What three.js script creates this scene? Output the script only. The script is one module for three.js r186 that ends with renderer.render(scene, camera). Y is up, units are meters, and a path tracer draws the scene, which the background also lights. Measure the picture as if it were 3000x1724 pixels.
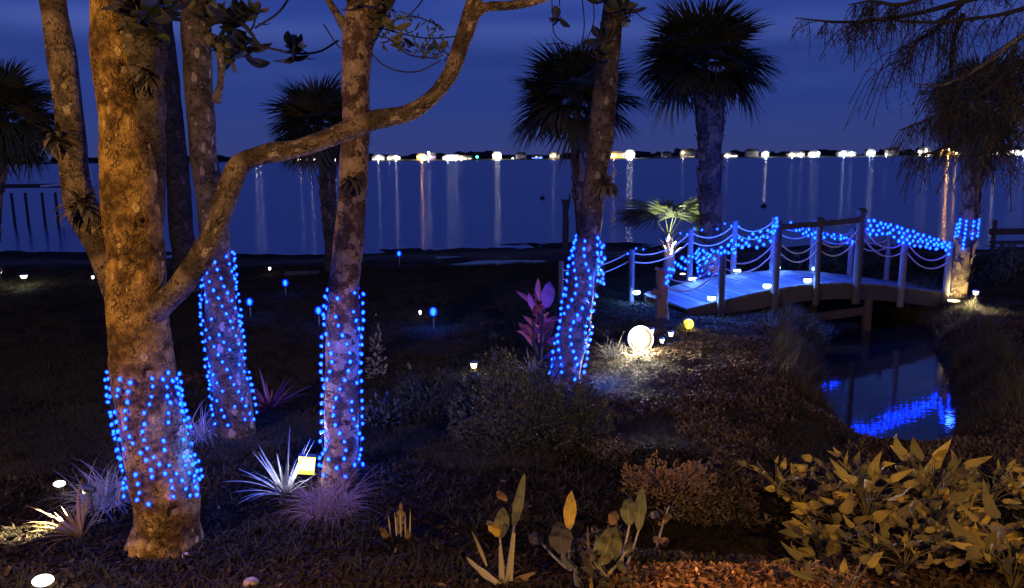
import * as THREE from 'three';
import { mergeGeometries } from 'three/addons/utils/BufferGeometryUtils.js';
import { ImprovedNoise } from 'three/addons/math/ImprovedNoise.js';

// ---------- camera, sky, exposure ----------
const scene = new THREE.Scene();
const camera = new THREE.PerspectiveCamera(41.65, 1024 / 588, 0.05, 4000);
camera.position.set(0, 2.6, 0);
camera.rotation.set(THREE.MathUtils.degToRad(-10), 0, THREE.MathUtils.degToRad(-0.5));
scene.add(camera);
const renderer = new THREE.WebGLRenderer({ antialias: true });
renderer.toneMapping = THREE.LinearToneMapping;
renderer.toneMappingExposure = 1;
renderer.shadowMap.enabled = true;

const { lerp, smoothstep, clamp, degToRad } = THREE.MathUtils;
const IN = new ImprovedNoise();
const noise = (x, y = 0, z = 0) => IN.noise(x + 101.3, y + 57.7, z + 31.9);
const fbm = (x, y, z, o = 4) => { let s = 0, a = 1, n = 0; for (let i = 0; i < o; i++) { s += a * noise(x, y, z); n += a; a *= 0.5; x *= 2.03; y *= 2.03; z *= 2.03; } return s / n; };
const srgb = (r, g, b) => new THREE.Color().setRGB(r / 255, g / 255, b / 255, THREE.SRGBColorSpace);

{ // deep blue hour sky with thin level cloud bands
  const W = 1024, H = 512, d = new Float32Array(W * H * 4);
  const stops = [[-90, 34, 41, 98], [0, 52, 61, 119], [1.5, 48, 62, 124], [4, 42, 60, 130], [7, 40, 59, 129], [8, 49, 67, 139], [10, 43, 64, 142], [14, 45, 65, 145], [30, 40, 56, 140], [90, 34, 46, 116]]
    .map(([e, r, g, b]) => { const c = srgb(r, g, b); return [e, c.r, c.g, c.b]; });
  for (let j = 0; j < H; j++) {
    const e = ((j + 0.5) / H - 0.5) * 180;
    let k = 0; while (k < stops.length - 2 && e > stops[k + 1][0]) k++;
    const A = stops[k], B = stops[k + 1], t = smoothstep(e, A[0], B[0]);
    for (let i = 0; i < W; i++) {
      const a = ((i + 0.5) / W) * Math.PI * 2, x = Math.cos(a), z = Math.sin(a);
      let cloud = 0;
      if (e > 0) {
        const n = fbm(x * 2.2 + 3, e * 0.32 + 0.25 * noise(x * 3, z * 3, 5), z * 2.2, 5);
        cloud = smoothstep(n, 0.0, 0.45) * smoothstep(e, 3, 8) * 0.95 + Math.max(0, fbm(x * 5, e * 0.9, z * 5, 4)) * 0.35 * smoothstep(e, 1, 4);
        const band = Math.exp(-(((e - 8.7 - 0.5 * noise(x * 2.5, 2, z * 2.5)) / 0.75) ** 2)) * (0.55 + 0.5 * noise(x * 4, 9, z * 4));
        cloud += Math.max(0, band) * 0.9 + 0.22 * Math.max(-0.5, fbm(x * 9, e * 1.4, z * 9, 4)) * smoothstep(e, 2, 6);
      }
      const o = (j * W + i) * 4;
      d[o] = lerp(A[1], B[1], t) * (1 + 0.75 * cloud) + 0.004 * cloud;
      d[o + 1] = lerp(A[2], B[2], t) * (1 + 0.62 * cloud) + 0.003 * cloud;
      d[o + 2] = lerp(A[3], B[3], t) * (1 + 0.32 * cloud) + 0.004 * cloud;
      d[o + 3] = 1;
    }
  }
  const sky = new THREE.DataTexture(d, W, H, THREE.RGBAFormat, THREE.FloatType);
  sky.mapping = THREE.EquirectangularReflectionMapping; sky.magFilter = THREE.LinearFilter; sky.needsUpdate = true;
  scene.background = sky; scene.environment = sky;
}
// last trace of the sun, below the clouds behind the viewer
const sun = new THREE.DirectionalLight(new THREE.Color(1, 0.86, 0.74), 0.012);
sun.position.set(-30, 16, 30); sun.castShadow = true; sun.shadow.radius = 30;
Object.assign(sun.shadow.camera, { left: -40, right: 40, top: 40, bottom: -40, far: 160 });
scene.add(sun);

// ---------- helpers ----------
function rng(seed) { let s = seed | 0; return () => { s = (s + 0x6d2b79f5) | 0; let t = Math.imul(s ^ (s >>> 15), 1 | s); t = (t + Math.imul(t ^ (t >>> 7), 61 | t)) ^ t; return ((t ^ (t >>> 14)) >>> 0) / 4294967296; }; }
const V = (a) => new THREE.Vector3(a[0], a[1], a[2]);
const used = new Map();
function numbered(n) { const k = used.get(n) ?? 0; used.set(n, k + 1); return k ? n + '_' + String(k).padStart(3, '0') : n; }
function tag(o, label, category, group, kind) {
  if (label) o.userData.label = label;
  if (category) o.userData.category = category;
  if (group) o.userData.group = group;
  if (kind) o.userData.kind = kind;
  return o;
}
function shade(m) { m.castShadow = true; m.receiveShadow = true; return m; }
function thing(name, label, category, p = [0, 0, 0], group) {
  const g = new THREE.Group(); g.name = numbered(name); g.position.set(p[0], p[1], p[2]); scene.add(g);
  return tag(g, label, category, group);
}
const whole = (o) => { const v = new THREE.Vector3(); for (; o && o !== scene; o = o.parent) v.add(o.position); return v; };
// geometry given in world metres becomes a part of parent
function part(name, geo, mat, parent) {
  const w = whole(parent); geo.translate(-w.x, -w.y, -w.z);
  const m = shade(new THREE.Mesh(geo, mat)); m.name = name; parent.add(m); return m;
}
// shared geometry placed at a world point under an unturned parent
function put(name, geo, mat, parent, pos, quat, scale = 1) {
  const m = shade(new THREE.Mesh(geo, mat)); m.name = name; const w = whole(parent);
  m.position.set(pos.x - w.x, pos.y - w.y, pos.z - w.z);
  if (quat) m.quaternion.copy(quat);
  if (typeof scale === 'number') m.scale.setScalar(scale); else m.scale.copy(scale);
  parent.add(m); return m;
}
function single(name, geo, mat, label, category, group, kind) {
  const m = shade(new THREE.Mesh(geo, mat)); m.name = kind === 'structure' ? name : numbered(name); scene.add(m);
  return tag(m, label, category, group, kind);
}
function pointLight(p, color, I, radius = 3, name = 'lamp_light') { const l = new THREE.PointLight(color, I); l.position.set(p[0], p[1], p[2]); l.castShadow = true; l.shadow.radius = radius; l.name = name; scene.add(l); return l; }
function spotLight(p, to, color, I, angle, pen = 0.5, radius = 3, name = 'spot_light') {
  const l = new THREE.SpotLight(color, I, 0, angle, pen); l.position.set(...p); l.target.position.set(...to); l.castShadow = true; l.shadow.radius = radius; l.name = name; scene.add(l, l.target); return l;
}
function fromArrays(pos, idx, uv, col) {
  const g = new THREE.BufferGeometry();
  g.setAttribute('position', new THREE.Float32BufferAttribute(pos, 3));
  if (uv) g.setAttribute('uv', new THREE.Float32BufferAttribute(uv, 2));
  if (col) g.setAttribute('color', new THREE.Float32BufferAttribute(col, 3));
  g.setIndex(idx); g.computeVertexNormals(); return g;
}
// a tapering limb along points; rads at the points; the seam of the bark faces away from the viewer
function limb(pts, rads, { radial = 20, step = 0.06, lump = 0.08, freq = 5, fine = 0.02, seed = 0, cap = true } = {}) {
  const c = new THREE.CatmullRomCurve3(pts.map((p) => p.isVector3 ? p : V(p)), false, 'centripetal'), L = c.getLength(), N = Math.max(4, Math.round(L / step));
  const pos = [], uv = [], idx = [], n = pts.length - 1, r0 = rads.reduce((a, b) => a + b, 0) / rads.length;
  let ref = null, last = null, run = 0;
  for (let j = 0; j <= N; j++) {
    const t = j / N, p = c.getPoint(t), T = c.getTangent(t);
    if (last) run += last.distanceTo(p); last = p;
    if (!ref) ref = new THREE.Vector3(0, 0, -1);
    ref = ref.clone().addScaledVector(T, -ref.dot(T)); if (ref.lengthSq() < 1e-4) ref.set(1, 0, 0).addScaledVector(T, -T.x); ref.normalize();
    const B = T.clone().cross(ref), f = t * n, k = Math.min(n - 1, Math.floor(f)), r = lerp(rads[k], rads[k + 1], smoothstep(f - k, 0, 1));
    for (let i = 0; i <= radial; i++) {
      const a = (i % radial) / radial * Math.PI * 2, d = ref.clone().multiplyScalar(Math.cos(a)).addScaledVector(B, Math.sin(a));
      const q = p.clone().addScaledVector(d, r);
      const w = r * (1 + lump * noise(q.x * freq + seed, q.y * freq * 0.6, q.z * freq)) + fine * r0 * noise(q.x * 30, q.y * 16 + seed, q.z * 30);
      q.copy(p).addScaledVector(d, w);
      pos.push(q.x, q.y, q.z); uv.push((i / radial) * Math.max(1, Math.round(2 * Math.PI * r0 * 4)) / 4, run);
    }
  }
  const s = radial + 1;
  for (let j = 0; j < N; j++) for (let i = 0; i < radial; i++) { const a = j * s + i; idx.push(a, a + 1, a + s, a + 1, a + s + 1, a + s); }
  if (cap) { const e = c.getPoint(1), k = pos.length / 3; pos.push(e.x, e.y, e.z); uv.push(0, L); for (let i = 0; i < radial; i++) idx.push(N * s + i, N * s + i + 1, k); }
  return fromArrays(pos, idx, uv);
}
function tube(pts, r, radial = 5, seg = 8) { return new THREE.TubeGeometry(new THREE.CatmullRomCurve3(pts.map((p) => p.isVector3 ? p : V(p))), seg, r, radial, false); }
function box(x0, x1, y0, y1, z0, z1) { return new THREE.BoxGeometry(x1 - x0, y1 - y0, z1 - z0).translate((x0 + x1) / 2, (y0 + y1) / 2, (z0 + z1) / 2); }
// a bar of w by h between two points, h upright
function bar(a, b, w, h) {
  const A = V(a), B = V(b), L = A.distanceTo(B), g = new THREE.BoxGeometry(w, h, L);
  const m = new THREE.Matrix4().lookAt(A, B, new THREE.Vector3(0, 1, 0)); m.setPosition(A.clone().add(B).multiplyScalar(0.5)); return g.applyMatrix4(m);
}
function cyl(p, r0, r1, h, n = 14) { return new THREE.CylinderGeometry(r1, r0, h, n).translate(p[0], p[1] + h / 2, p[2]); }
const clean = (g) => { for (const k of Object.keys(g.attributes)) if (!['position', 'normal', 'uv'].includes(k)) g.deleteAttribute(k); return g.index ? g : g; };
function merged(list) { const any = list.some((g) => !g.index); return mergeGeometries(list.map((g) => clean(any && g.index ? g.toNonIndexed() : g))); }
// a blade or leaf along +Y from the origin, its face to +Z; profile(t) is the half width, arch bends the tip to +Z (gravity-like), fold makes a keel
function blade({ len = 1, width = 0.1, n = 8, arch = 0.3, fold = 0.25, twist = 0, ripple = 0, profile = (t) => Math.sin(Math.PI * Math.min(1, 0.08 + t * 0.92)) }) {
  const pos = [], idx = [], uv = []; let y = 0, z = 0, ang = 0;
  for (let j = 0; j <= n; j++) {
    const t = j / n, w = Math.max(0.0004, width * 0.5 * profile(t)), tw = twist * t, rp = ripple * Math.sin(t * 17);
    const nx = Math.cos(tw), nz = Math.sin(tw);
    for (const s of [-1, 0, 1]) {
      const k = s === 0 ? -fold * w : rp * w * s;
      pos.push(s * w * nx, y + (-Math.sin(ang)) * k, z + s * w * nz + Math.cos(ang) * k); uv.push(s * 0.5 + 0.5, t);
    }
    ang = arch * ((j + 0.5) / n) * 2; y += Math.cos(ang) * len / n; z += Math.sin(ang) * len / n;
    if (j < n) for (const s of [0, 1]) { const a = j * 3 + s; idx.push(a, a + 1, a + 3, a + 1, a + 4, a + 3); }
  }
  return fromArrays(pos, idx, uv);
}
const UP = new THREE.Vector3(0, 1, 0);
// turn +Y along dir with the face (+Z) as near as possible to face
function aim(dir, face) {
  const y = dir.clone().normalize(), z = face.clone().addScaledVector(y, -face.dot(y)); if (z.lengthSq() < 1e-6) z.set(0, 0, 1).addScaledVector(y, -y.z); z.normalize();
  return new THREE.Quaternion().setFromRotationMatrix(new THREE.Matrix4().makeBasis(y.clone().cross(z), y, z));
}

// ---------- materials ----------
// tileable noise on a lattice of period p
function tileNoise(seed) {
  const r = rng(seed), T = Float32Array.from({ length: 65536 }, () => r());
  const at = (x, y, p) => T[((((x % p) + p) % p) * 251 + (((y % p) + p) % p) * 7919 + p * 13) & 65535];
  return (u, v, p, q = p) => {
    const x = u * p, y = v * q, xi = Math.floor(x), yi = Math.floor(y), fx = x - xi, fy = y - yi, sx = fx * fx * (3 - 2 * fx), sy = fy * fy * (3 - 2 * fy);
    const A = (i, j) => T[((((xi + i) % p) + p) % p * 251 + (((yi + j) % q) + q) % q * 7919 + p * 13) & 65535];
    return lerp(lerp(A(0, 0), A(1, 0), sx), lerp(A(0, 1), A(1, 1), sx), sy);
  };
}
function texture(size, fill, { color = true, repeat = [1, 1] } = {}) {
  const d = new Uint8Array(size * size * 4), c = [0, 0, 0];
  for (let j = 0; j < size; j++) for (let i = 0; i < size; i++) {
    fill(c, (i + 0.5) / size, (j + 0.5) / size); const o = (j * size + i) * 4;
    for (let k = 0; k < 3; k++) d[o + k] = color ? 255 * Math.pow(clamp(c[k], 0, 1), 1 / 2.2) : 255 * clamp(c[k], 0, 1);
    d[o + 3] = 255;
  }
  const t = new THREE.DataTexture(d, size, size); t.wrapS = t.wrapT = THREE.RepeatWrapping; t.magFilter = t.minFilter = THREE.LinearFilter;
  if (color) t.colorSpace = THREE.SRGBColorSpace; t.repeat.set(...repeat); t.needsUpdate = true; return t;
}
function bark(seed, base, dark, pale, { lichen = 0.6, size = 1, peel = null } = {}) {
  const n = tileNoise(seed), r = rng(seed + 5), spots = [];
  for (let i = 0; i < 90 * lichen; i++) { const x = r(), y = r(); if (n(x, y, 5, 4) > 0.42) spots.push([x, y, 0.005 + 0.03 * r() ** 3, 0.35 + 0.6 * r(), 0.5 + r() * 0.7]); }
  const H = (u, v) => 0.5 * n(u, v, 9, 14) + 0.3 * n(u, v, 23, 31) + 0.2 * n(u, v, 64, 80);
  const spotAt = (u, v) => {
    let m = 0; const wob = (n(u, v, 40) - 0.5) * 0.9 + (n(u, v, 90) - 0.5) * 0.5;
    for (const [x, y, s, k, e] of spots) { let dx = Math.abs(u - x), dy = Math.abs(v - y); dx = Math.min(dx, 1 - dx); dy = Math.min(dy, 1 - dy); const q = Math.hypot(dx, dy * e) / s; if (q < 1.8) m = Math.max(m, k * smoothstep(1.15 - q + wob * 0.5, 0, 0.25)); }
    return m;
  };
  const map = texture(512, (c, u, v) => {
    const h = H(u, v), big = peel ? n(u, v, 7, 6) * 0.5 + n(u, v, 19, 15) * 0.3 + n(u, v, 45, 40) * 0.2 : n(u, v, 4, 5) * 0.6 + n(u, v, 11, 9) * 0.4, speck = smoothstep(0.55 * n(u, v, 90, 80) + 0.45 * n(u, v, 50, 42), 0.48, 0.68) * smoothstep(n(u, v, 14, 12), 0.15, 0.6), s = spotAt(u, v);
    const g = clamp(0.42 + 1.9 * (h - 0.5) + 0.9 * (big - 0.5), 0, 1.25);
    for (let k = 0; k < 3; k++) { let a = lerp(dark[k], base[k], g) * (1 - 0.7 * speck); if (peel) a = lerp(a, peel[k] * (0.75 + 0.5 * h), smoothstep(big + 0.35 * (h - 0.5), 0.5, 0.56)); c[k] = lerp(a, pale[k] * (0.8 + 0.4 * n(u, v, 70)), s); }
  }, { repeat: [1 / size, 1 / size] });
  const bump = texture(512, (c, u, v) => { const h = H(u, v) * 0.8 + 0.2 * n(u, v, 150, 140) + 0.12 * spotAt(u, v); c[0] = c[1] = c[2] = h; }, { color: false, repeat: [1 / size, 1 / size] });
  return new THREE.MeshPhysicalMaterial({ map, bumpMap: bump, bumpScale: 0.035, roughness: 0.95, specularIntensity: 0.25 });
}
const M = {};
const std = (r, g, b, rough = 0.9, more = {}) => new THREE.MeshPhysicalMaterial({ specularIntensity: rough >= 0.75 ? 0.2 : 0.8, color: new THREE.Color().setRGB(r, g, b), roughness: rough, ...more });
M.barkBig = bark(11, [0.40, 0.235, 0.06], [0.08, 0.04, 0.01], [0.58, 0.41, 0.17], { lichen: 1.3, size: 0.95 });
M.barkGrey = bark(23, [0.17, 0.13, 0.095], [0.045, 0.034, 0.026], [0.34, 0.28, 0.22], { lichen: 1.0, size: 0.8 });
M.barkPatch = bark(37, [0.17, 0.11, 0.078], [0.055, 0.03, 0.022], [0.32, 0.24, 0.18], { lichen: 0.6, size: 0.7, peel: [0.225, 0.155, 0.108] });
M.barkBranch = bark(29, [0.215, 0.15, 0.095], [0.05, 0.034, 0.022], [0.38, 0.29, 0.2], { lichen: 0.6, size: 0.8 });
M.barkMottled = bark(31, [0.12, 0.092, 0.07], [0.035, 0.026, 0.02], [0.27, 0.22, 0.18], { lichen: 1.2, size: 0.8 });
M.barkDark = bark(41, [0.06, 0.05, 0.045], [0.02, 0.017, 0.015], [0.10, 0.09, 0.08], { lichen: 0.4, size: 0.8 });
M.barkPalm = bark(53, [0.10, 0.085, 0.07], [0.03, 0.025, 0.02], [0.15, 0.13, 0.11], { lichen: 0.6, size: 0.6 });
const leafy = (r, g, b, more = {}) => new THREE.MeshPhysicalMaterial({ color: new THREE.Color().setRGB(r, g, b), roughness: 0.75, transmission: 0.25, thickness: 0, specularIntensity: 0.5, side: THREE.DoubleSide, ...more });
const veined = (() => { const n = tileNoise(71); return (a, b, vein) => texture(256, (c, u, v) => { const mid = smoothstep(0.06 - Math.abs(u - 0.5), 0, 0.05), side = Math.pow(Math.abs(Math.sin((v * 14 + Math.abs(u - 0.5) * 5) * Math.PI)), 14) * 0.35, q = n(u, v, 5) * 0.6 + n(u, v, 23) * 0.4, brown = smoothstep(n(u, v, 7, 9), 0.72, 0.9); for (let k = 0; k < 3; k++) c[k] = lerp(lerp(a[k], b[k], q), vein[k], Math.max(mid * 0.8, side)) * (1 - 0.45 * brown); }); })();
M.magnolia = [std(0.035, 0.045, 0.025, 0.55, { side: 2 }), std(0.05, 0.05, 0.03, 0.55, { side: 2 }), std(0.075, 0.06, 0.035, 0.7, { side: 2 })];
M.canna = leafy(1, 1, 1, { map: veined([0.16, 0.15, 0.045], [0.24, 0.21, 0.07], [0.36, 0.30, 0.13]) });
M.cannaDark = leafy(1, 1, 1, { map: veined([0.09, 0.075, 0.05], [0.12, 0.09, 0.06], [0.16, 0.12, 0.08]) });
M.yellowLeaf = leafy(1, 1, 1, { map: veined([0.62, 0.36, 0.03], [0.75, 0.46, 0.05], [0.8, 0.52, 0.1]), transmission: 0.3 });
M.paleStalk = std(0.42, 0.34, 0.2, 0.7);
M.arrow = [[0.25, 0.175, 0.026], [0.34, 0.235, 0.034], [0.14, 0.105, 0.022], [0.44, 0.30, 0.045]].map((c) => leafy(1, 1, 1, { map: veined(c, c.map((x) => x * 1.35), c.map((x) => x * 1.7)) }));
M.dryLeaf = std(0.22, 0.13, 0.07, 0.9, { side: 2 });
M.grassBlue = std(0.3, 0.31, 0.3, 0.7, { side: 2 });
M.agave = std(0.30, 0.33, 0.30, 0.55, { side: 2 });
M.fountain = std(0.22, 0.13, 0.11, 0.8, { side: 2 });
M.strap = std(0.24, 0.17, 0.08, 0.75, { side: 2 });
M.cordyline = [std(0.20, 0.05, 0.09, 0.5, { side: 2 }), std(0.32, 0.10, 0.16, 0.5, { side: 2 }), std(0.10, 0.03, 0.05, 0.5, { side: 2 })];
M.shrub = [std(0.055, 0.06, 0.04, 0.8, { side: 2 }), std(0.09, 0.09, 0.06, 0.8, { side: 2 })];
M.greyShrub = std(0.20, 0.20, 0.16, 0.8, { side: 2 });
M.orangeBush = std(0.24, 0.15, 0.06, 0.8, { side: 2 });
M.palmLeaf = [std(0.022, 0.028, 0.015, 0.75, { side: 2 }), std(0.035, 0.04, 0.022, 0.75, { side: 2 }), std(0.07, 0.065, 0.04, 0.8, { side: 2 })];
M.palmYoung = leafy(0.16, 0.2, 0.07);
M.boot = std(0.36, 0.28, 0.19, 0.9);
M.bootDark = std(0.10, 0.08, 0.06, 0.95);
M.twig = std(0.026, 0.024, 0.026, 0.95);
M.limbPale = bark(61, [0.26, 0.23, 0.2], [0.08, 0.07, 0.06], [0.36, 0.33, 0.3], { lichen: 0.6, size: 0.6 });
M.feather = std(0.075, 0.068, 0.052, 0.9, { side: 2 });
M.black = std(0.02, 0.02, 0.022, 0.5);
M.wire = std(0.02, 0.05, 0.03, 0.6);
M.metal = std(0.35, 0.35, 0.36, 0.35, { metalness: 0.9 });
{
  const n = tileNoise(83), grain = (a, b, rep) => { const map = texture(256, (c, u, v) => { const g = n(u, v, 60, 4) * 0.5 + n(u, v, 150, 9) * 0.3 + n(u, v, 7, 5) * 0.2; for (let k = 0; k < 3; k++) c[k] = lerp(a[k], b[k], g); }, { repeat: rep }); return new THREE.MeshStandardMaterial({ map, bumpMap: map, bumpScale: 0.002, roughness: 0.85 }); };
  M.wood = [grain([0.04, 0.042, 0.045], [0.13, 0.135, 0.14], [1, 1]), grain([0.06, 0.062, 0.066], [0.17, 0.175, 0.18], [1, 1]), grain([0.03, 0.032, 0.034], [0.10, 0.104, 0.108], [1, 1])];
  M.woodDark = grain([0.025, 0.022, 0.022], [0.065, 0.058, 0.055], [1, 1]);
  M.woodRed = grain([0.12, 0.06, 0.045], [0.26, 0.14, 0.10], [1, 1]);
}
M.rope = std(0.40, 0.37, 0.34, 0.95);
M.whitePaint = std(0.7, 0.7, 0.72, 0.5);
const glow = (r, g, b, k, more = {}) => new THREE.MeshStandardMaterial({ color: 0x111111, emissive: new THREE.Color().setRGB(r, g, b), emissiveIntensity: k, roughness: 0.4, ...more });
M.bulbCore = glow(0.002, 0.025, 1, 46);
M.bulbHalo = new THREE.MeshStandardMaterial({ color: new THREE.Color().setRGB(0.005, 0.02, 0.3), emissive: new THREE.Color().setRGB(0, 0.012, 1), emissiveIntensity: 2.6, roughness: 0.3, transparent: true, opacity: 0.42 });  // see-through glowing shell, stands in for the blue halo round the core
M.bulbDim = glow(0.004, 0.03, 1, 1.2);
M.lampWhite = glow(1, 0.95, 0.85, 6);
M.lampCool = glow(0.42, 0.82, 1, 9);
M.lampWarm = glow(1, 0.78, 0.4, 9);
M.lampYellow = glow(1, 0.8, 0.08, 2.2);
M.lampPorch = glow(1, 0.62, 0.26, 8);
const BLUE = new THREE.Color().setRGB(0.02, 0.09, 1);

// ---------- the land ----------
const WATER = -0.67, CREEK = -0.47;
const creek = [[3.9, -7.6, 0.3], [4.55, -9.0, 0.5], [5.2, -10.4, 0.6], [5.9, -12, 0.62], [6.3, -13.5, 0.8], [6.55, -15.0, 0.55]];
function creekAt(x, z) { // distance beyond the water's half width
  let best = 1e9;
  for (let i = 0; i < creek.length - 1; i++) {
    const [ax, az, aw] = creek[i], [bx, bz, bw] = creek[i + 1], dx = bx - ax, dz = bz - az, t = clamp(((x - ax) * dx + (z - az) * dz) / (dx * dx + dz * dz), 0, 1);
    best = Math.min(best, Math.hypot(x - ax - dx * t, z - az - dz * t) - lerp(aw, bw, t));
  }
  return best;
}
function land(x, z) {
  const d = -z, sh = 0.9 * Math.sin(x * 0.21 + 1) + 1.4 * noise(x * 0.11, 3, 0) + 0.35 * noise(x * 0.9, 5, 0);
  let h = -0.67 * smoothstep(d, 17.5, 28.6 + sh) - 1.1 * smoothstep(d, 28 + sh, 38 + sh);
  h += 0.10 * smoothstep(d, 10, 17) * (1 - smoothstep(d, 18, 27)) * noise(x * 0.25, 1, z * 0.25);
  h += 0.05 * noise(x * 0.8, 0, z * 0.8) + 0.022 * noise(x * 3.1, 7, z * 3.1);
  h += 0.16 * Math.exp(-(((x - 2.6) / 1.1) ** 2) - ((d - 8.6) / 1.6) ** 2);            // grassy mound by the pond
  h += 0.10 * Math.exp(-(((x - 1.3) / 0.55) ** 2) - ((d - 6.2) / 0.5) ** 2);
  h -= 0.30 * Math.exp(-(((x - 1.6) / 0.75) ** 4) - ((d - 5.0) / 0.3) ** 2);          // hollow behind the mulch bed
  h += 0.09 * Math.exp(-(((x - 1.35) / 0.75) ** 2) - ((d - 4.35) / 0.3) ** 2);          // mulch heap at the bed's edge
  const c = creekAt(x, z), rag = 0.18 * noise(x * 1.7, 11, z * 1.7);
  if (c < 1.6) h = lerp(Math.min(h, -1.15), h, smoothstep(c + rag, -0.42, 0.85));
  const pool = Math.hypot((x + 0.15) / 1.5, (z + 20.6) / 1.1) - 1;                        // a small tidal pool on the flats
  if (pool < 1.2) { h = lerp(Math.max(h, -0.19), h, smoothstep(pool, 0.5, 1.2)); h = lerp(-0.34, h, smoothstep(pool + rag, -0.35, 0.4)); }
  return h;
}
{
  const xs = [], zs = [];
  for (let x = -9; x <= 9; x += 0.09) xs.push(x);
  for (let s = 0.1, x = 9; x < 75; ) { x += s; s *= 1.07; xs.push(x); xs.unshift(-x); }
  xs.sort((a, b) => a - b);
  for (let d = -5; d < 3; d += 0.4) zs.push(-d);
  for (let d = 3, s = 0.075; d < 42; d += s) { zs.push(-d); s = d < 16 ? 0.085 : s * 1.02; }
  const pos = [], idx = [], uv = [], col = [], c = new THREE.Color();
  for (const z of zs) for (const x of xs) {
    const h = land(x, z); pos.push(x, h, z); uv.push(x, z);
    const d = -z, n = fbm(x * 0.7, 2, z * 0.7, 4), n2 = fbm(x * 3, 8, z * 3, 3);
    const mulch = smoothstep(6.4 - d + n * 1.6, -0.4, 0.6), sand = smoothstep(d + n * 2.5 + 1.5 * noise(x * 0.2, 4, z * 0.9), 19, 23) * 0.9, wet = smoothstep(-0.42 - h, 0, 0.25);
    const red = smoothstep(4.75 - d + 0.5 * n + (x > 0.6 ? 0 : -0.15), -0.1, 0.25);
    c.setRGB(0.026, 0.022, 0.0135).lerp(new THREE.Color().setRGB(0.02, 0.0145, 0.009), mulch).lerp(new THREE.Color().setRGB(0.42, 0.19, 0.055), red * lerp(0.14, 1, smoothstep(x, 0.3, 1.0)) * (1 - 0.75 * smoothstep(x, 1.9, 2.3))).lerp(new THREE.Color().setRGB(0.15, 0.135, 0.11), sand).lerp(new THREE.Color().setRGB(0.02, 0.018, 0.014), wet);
    const k = 1 + 0.55 * n + 0.5 * n2; col.push(c.r * k, c.g * k, c.b * k);
  }
  const w = xs.length;
  for (let j = 0; j < zs.length - 1; j++) for (let i = 0; i < w - 1; i++) { const a = j * w + i; idx.push(a, a + 1, a + w, a + 1, a + w + 1, a + w); }
  const n = tileNoise(97);
  const soil = texture(512, (q, u, v) => { const g = 0.35 + 0.5 * n(u, v, 20) + 0.5 * n(u, v, 70) + 0.5 * n(u, v, 200) - 0.2; q[0] = g * 0.72; q[1] = g * 0.7; q[2] = g * 0.66; }, { repeat: [0.5, 0.5] });
  const soilBump = texture(512, (q, u, v) => { q[0] = q[1] = q[2] = 0.4 * n(u, v, 40) + 0.35 * n(u, v, 110) + 0.25 * n(u, v, 300); }, { color: false, repeat: [0.5, 0.5] });
  const geo = fromArrays(pos, idx, uv, col);
  single('ground', geo, new THREE.MeshPhysicalMaterial({ map: soil, bumpMap: soilBump, bumpScale: 0.03, roughness: 1, specularIntensity: 0.1, vertexColors: true }), 'dark garden ground of soil, mulch and short grass sloping to the water', 'ground', null, 'structure');
}
{ // the wide lagoon and, nearer, the still creek that runs under the bridge
  const n = tileNoise(131), waves = (per) => texture(512, (q, u, v) => { q[0] = q[1] = q[2] = 0.45 * n(u, v, 14, 22) + 0.3 * n(u, v, 37, 60) + 0.25 * n(u, v, 90, 140); }, { color: false, repeat: [1 / per, 1 / per] });
  const sheet = (x0, x1, z0, z1, y = WATER) => fromArrays([x0, y, z0, x1, y, z0, x1, y, z1, x0, y, z1], [0, 1, 2, 0, 2, 3], [x0, z0, x1, z0, x1, z1, x0, z1]);
  const lagoon = new THREE.MeshPhysicalMaterial({ color: new THREE.Color().setRGB(0.04, 0.065, 0.28), roughness: 0.19, ior: 2.0, anisotropy: 0.92, anisotropyRotation: Math.PI / 2 });
  const still = new THREE.MeshPhysicalMaterial({ color: new THREE.Color().setRGB(0.008, 0.011, 0.016), roughness: 0.05, ior: 1.5, bumpMap: waves(4), bumpScale: 0.0012 });
  single('lagoon_water', sheet(-1600, 1600, -22, -2400), lagoon, 'wide calm lagoon reflecting blue dusk sky and shore lights', 'water', null, 'structure');
  single('pool_water', fromArrays([-2.2, -0.25, -18.6, 2, -0.25, -18.6, 2, -0.25, -22.6, -2.2, -0.25, -22.6], [0, 1, 2, 0, 2, 3], [0, 0, 1, 0, 1, 1, 0, 1]), still, 'small tidal pool on the dark flats reflecting the sky', 'water', null, 'structure');
  single('creek_water', sheet(2, 10, -6, -17.2, CREEK), still, 'dark still creek under the footbridge mirroring its blue lights', 'water', null, 'structure');
}

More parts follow.
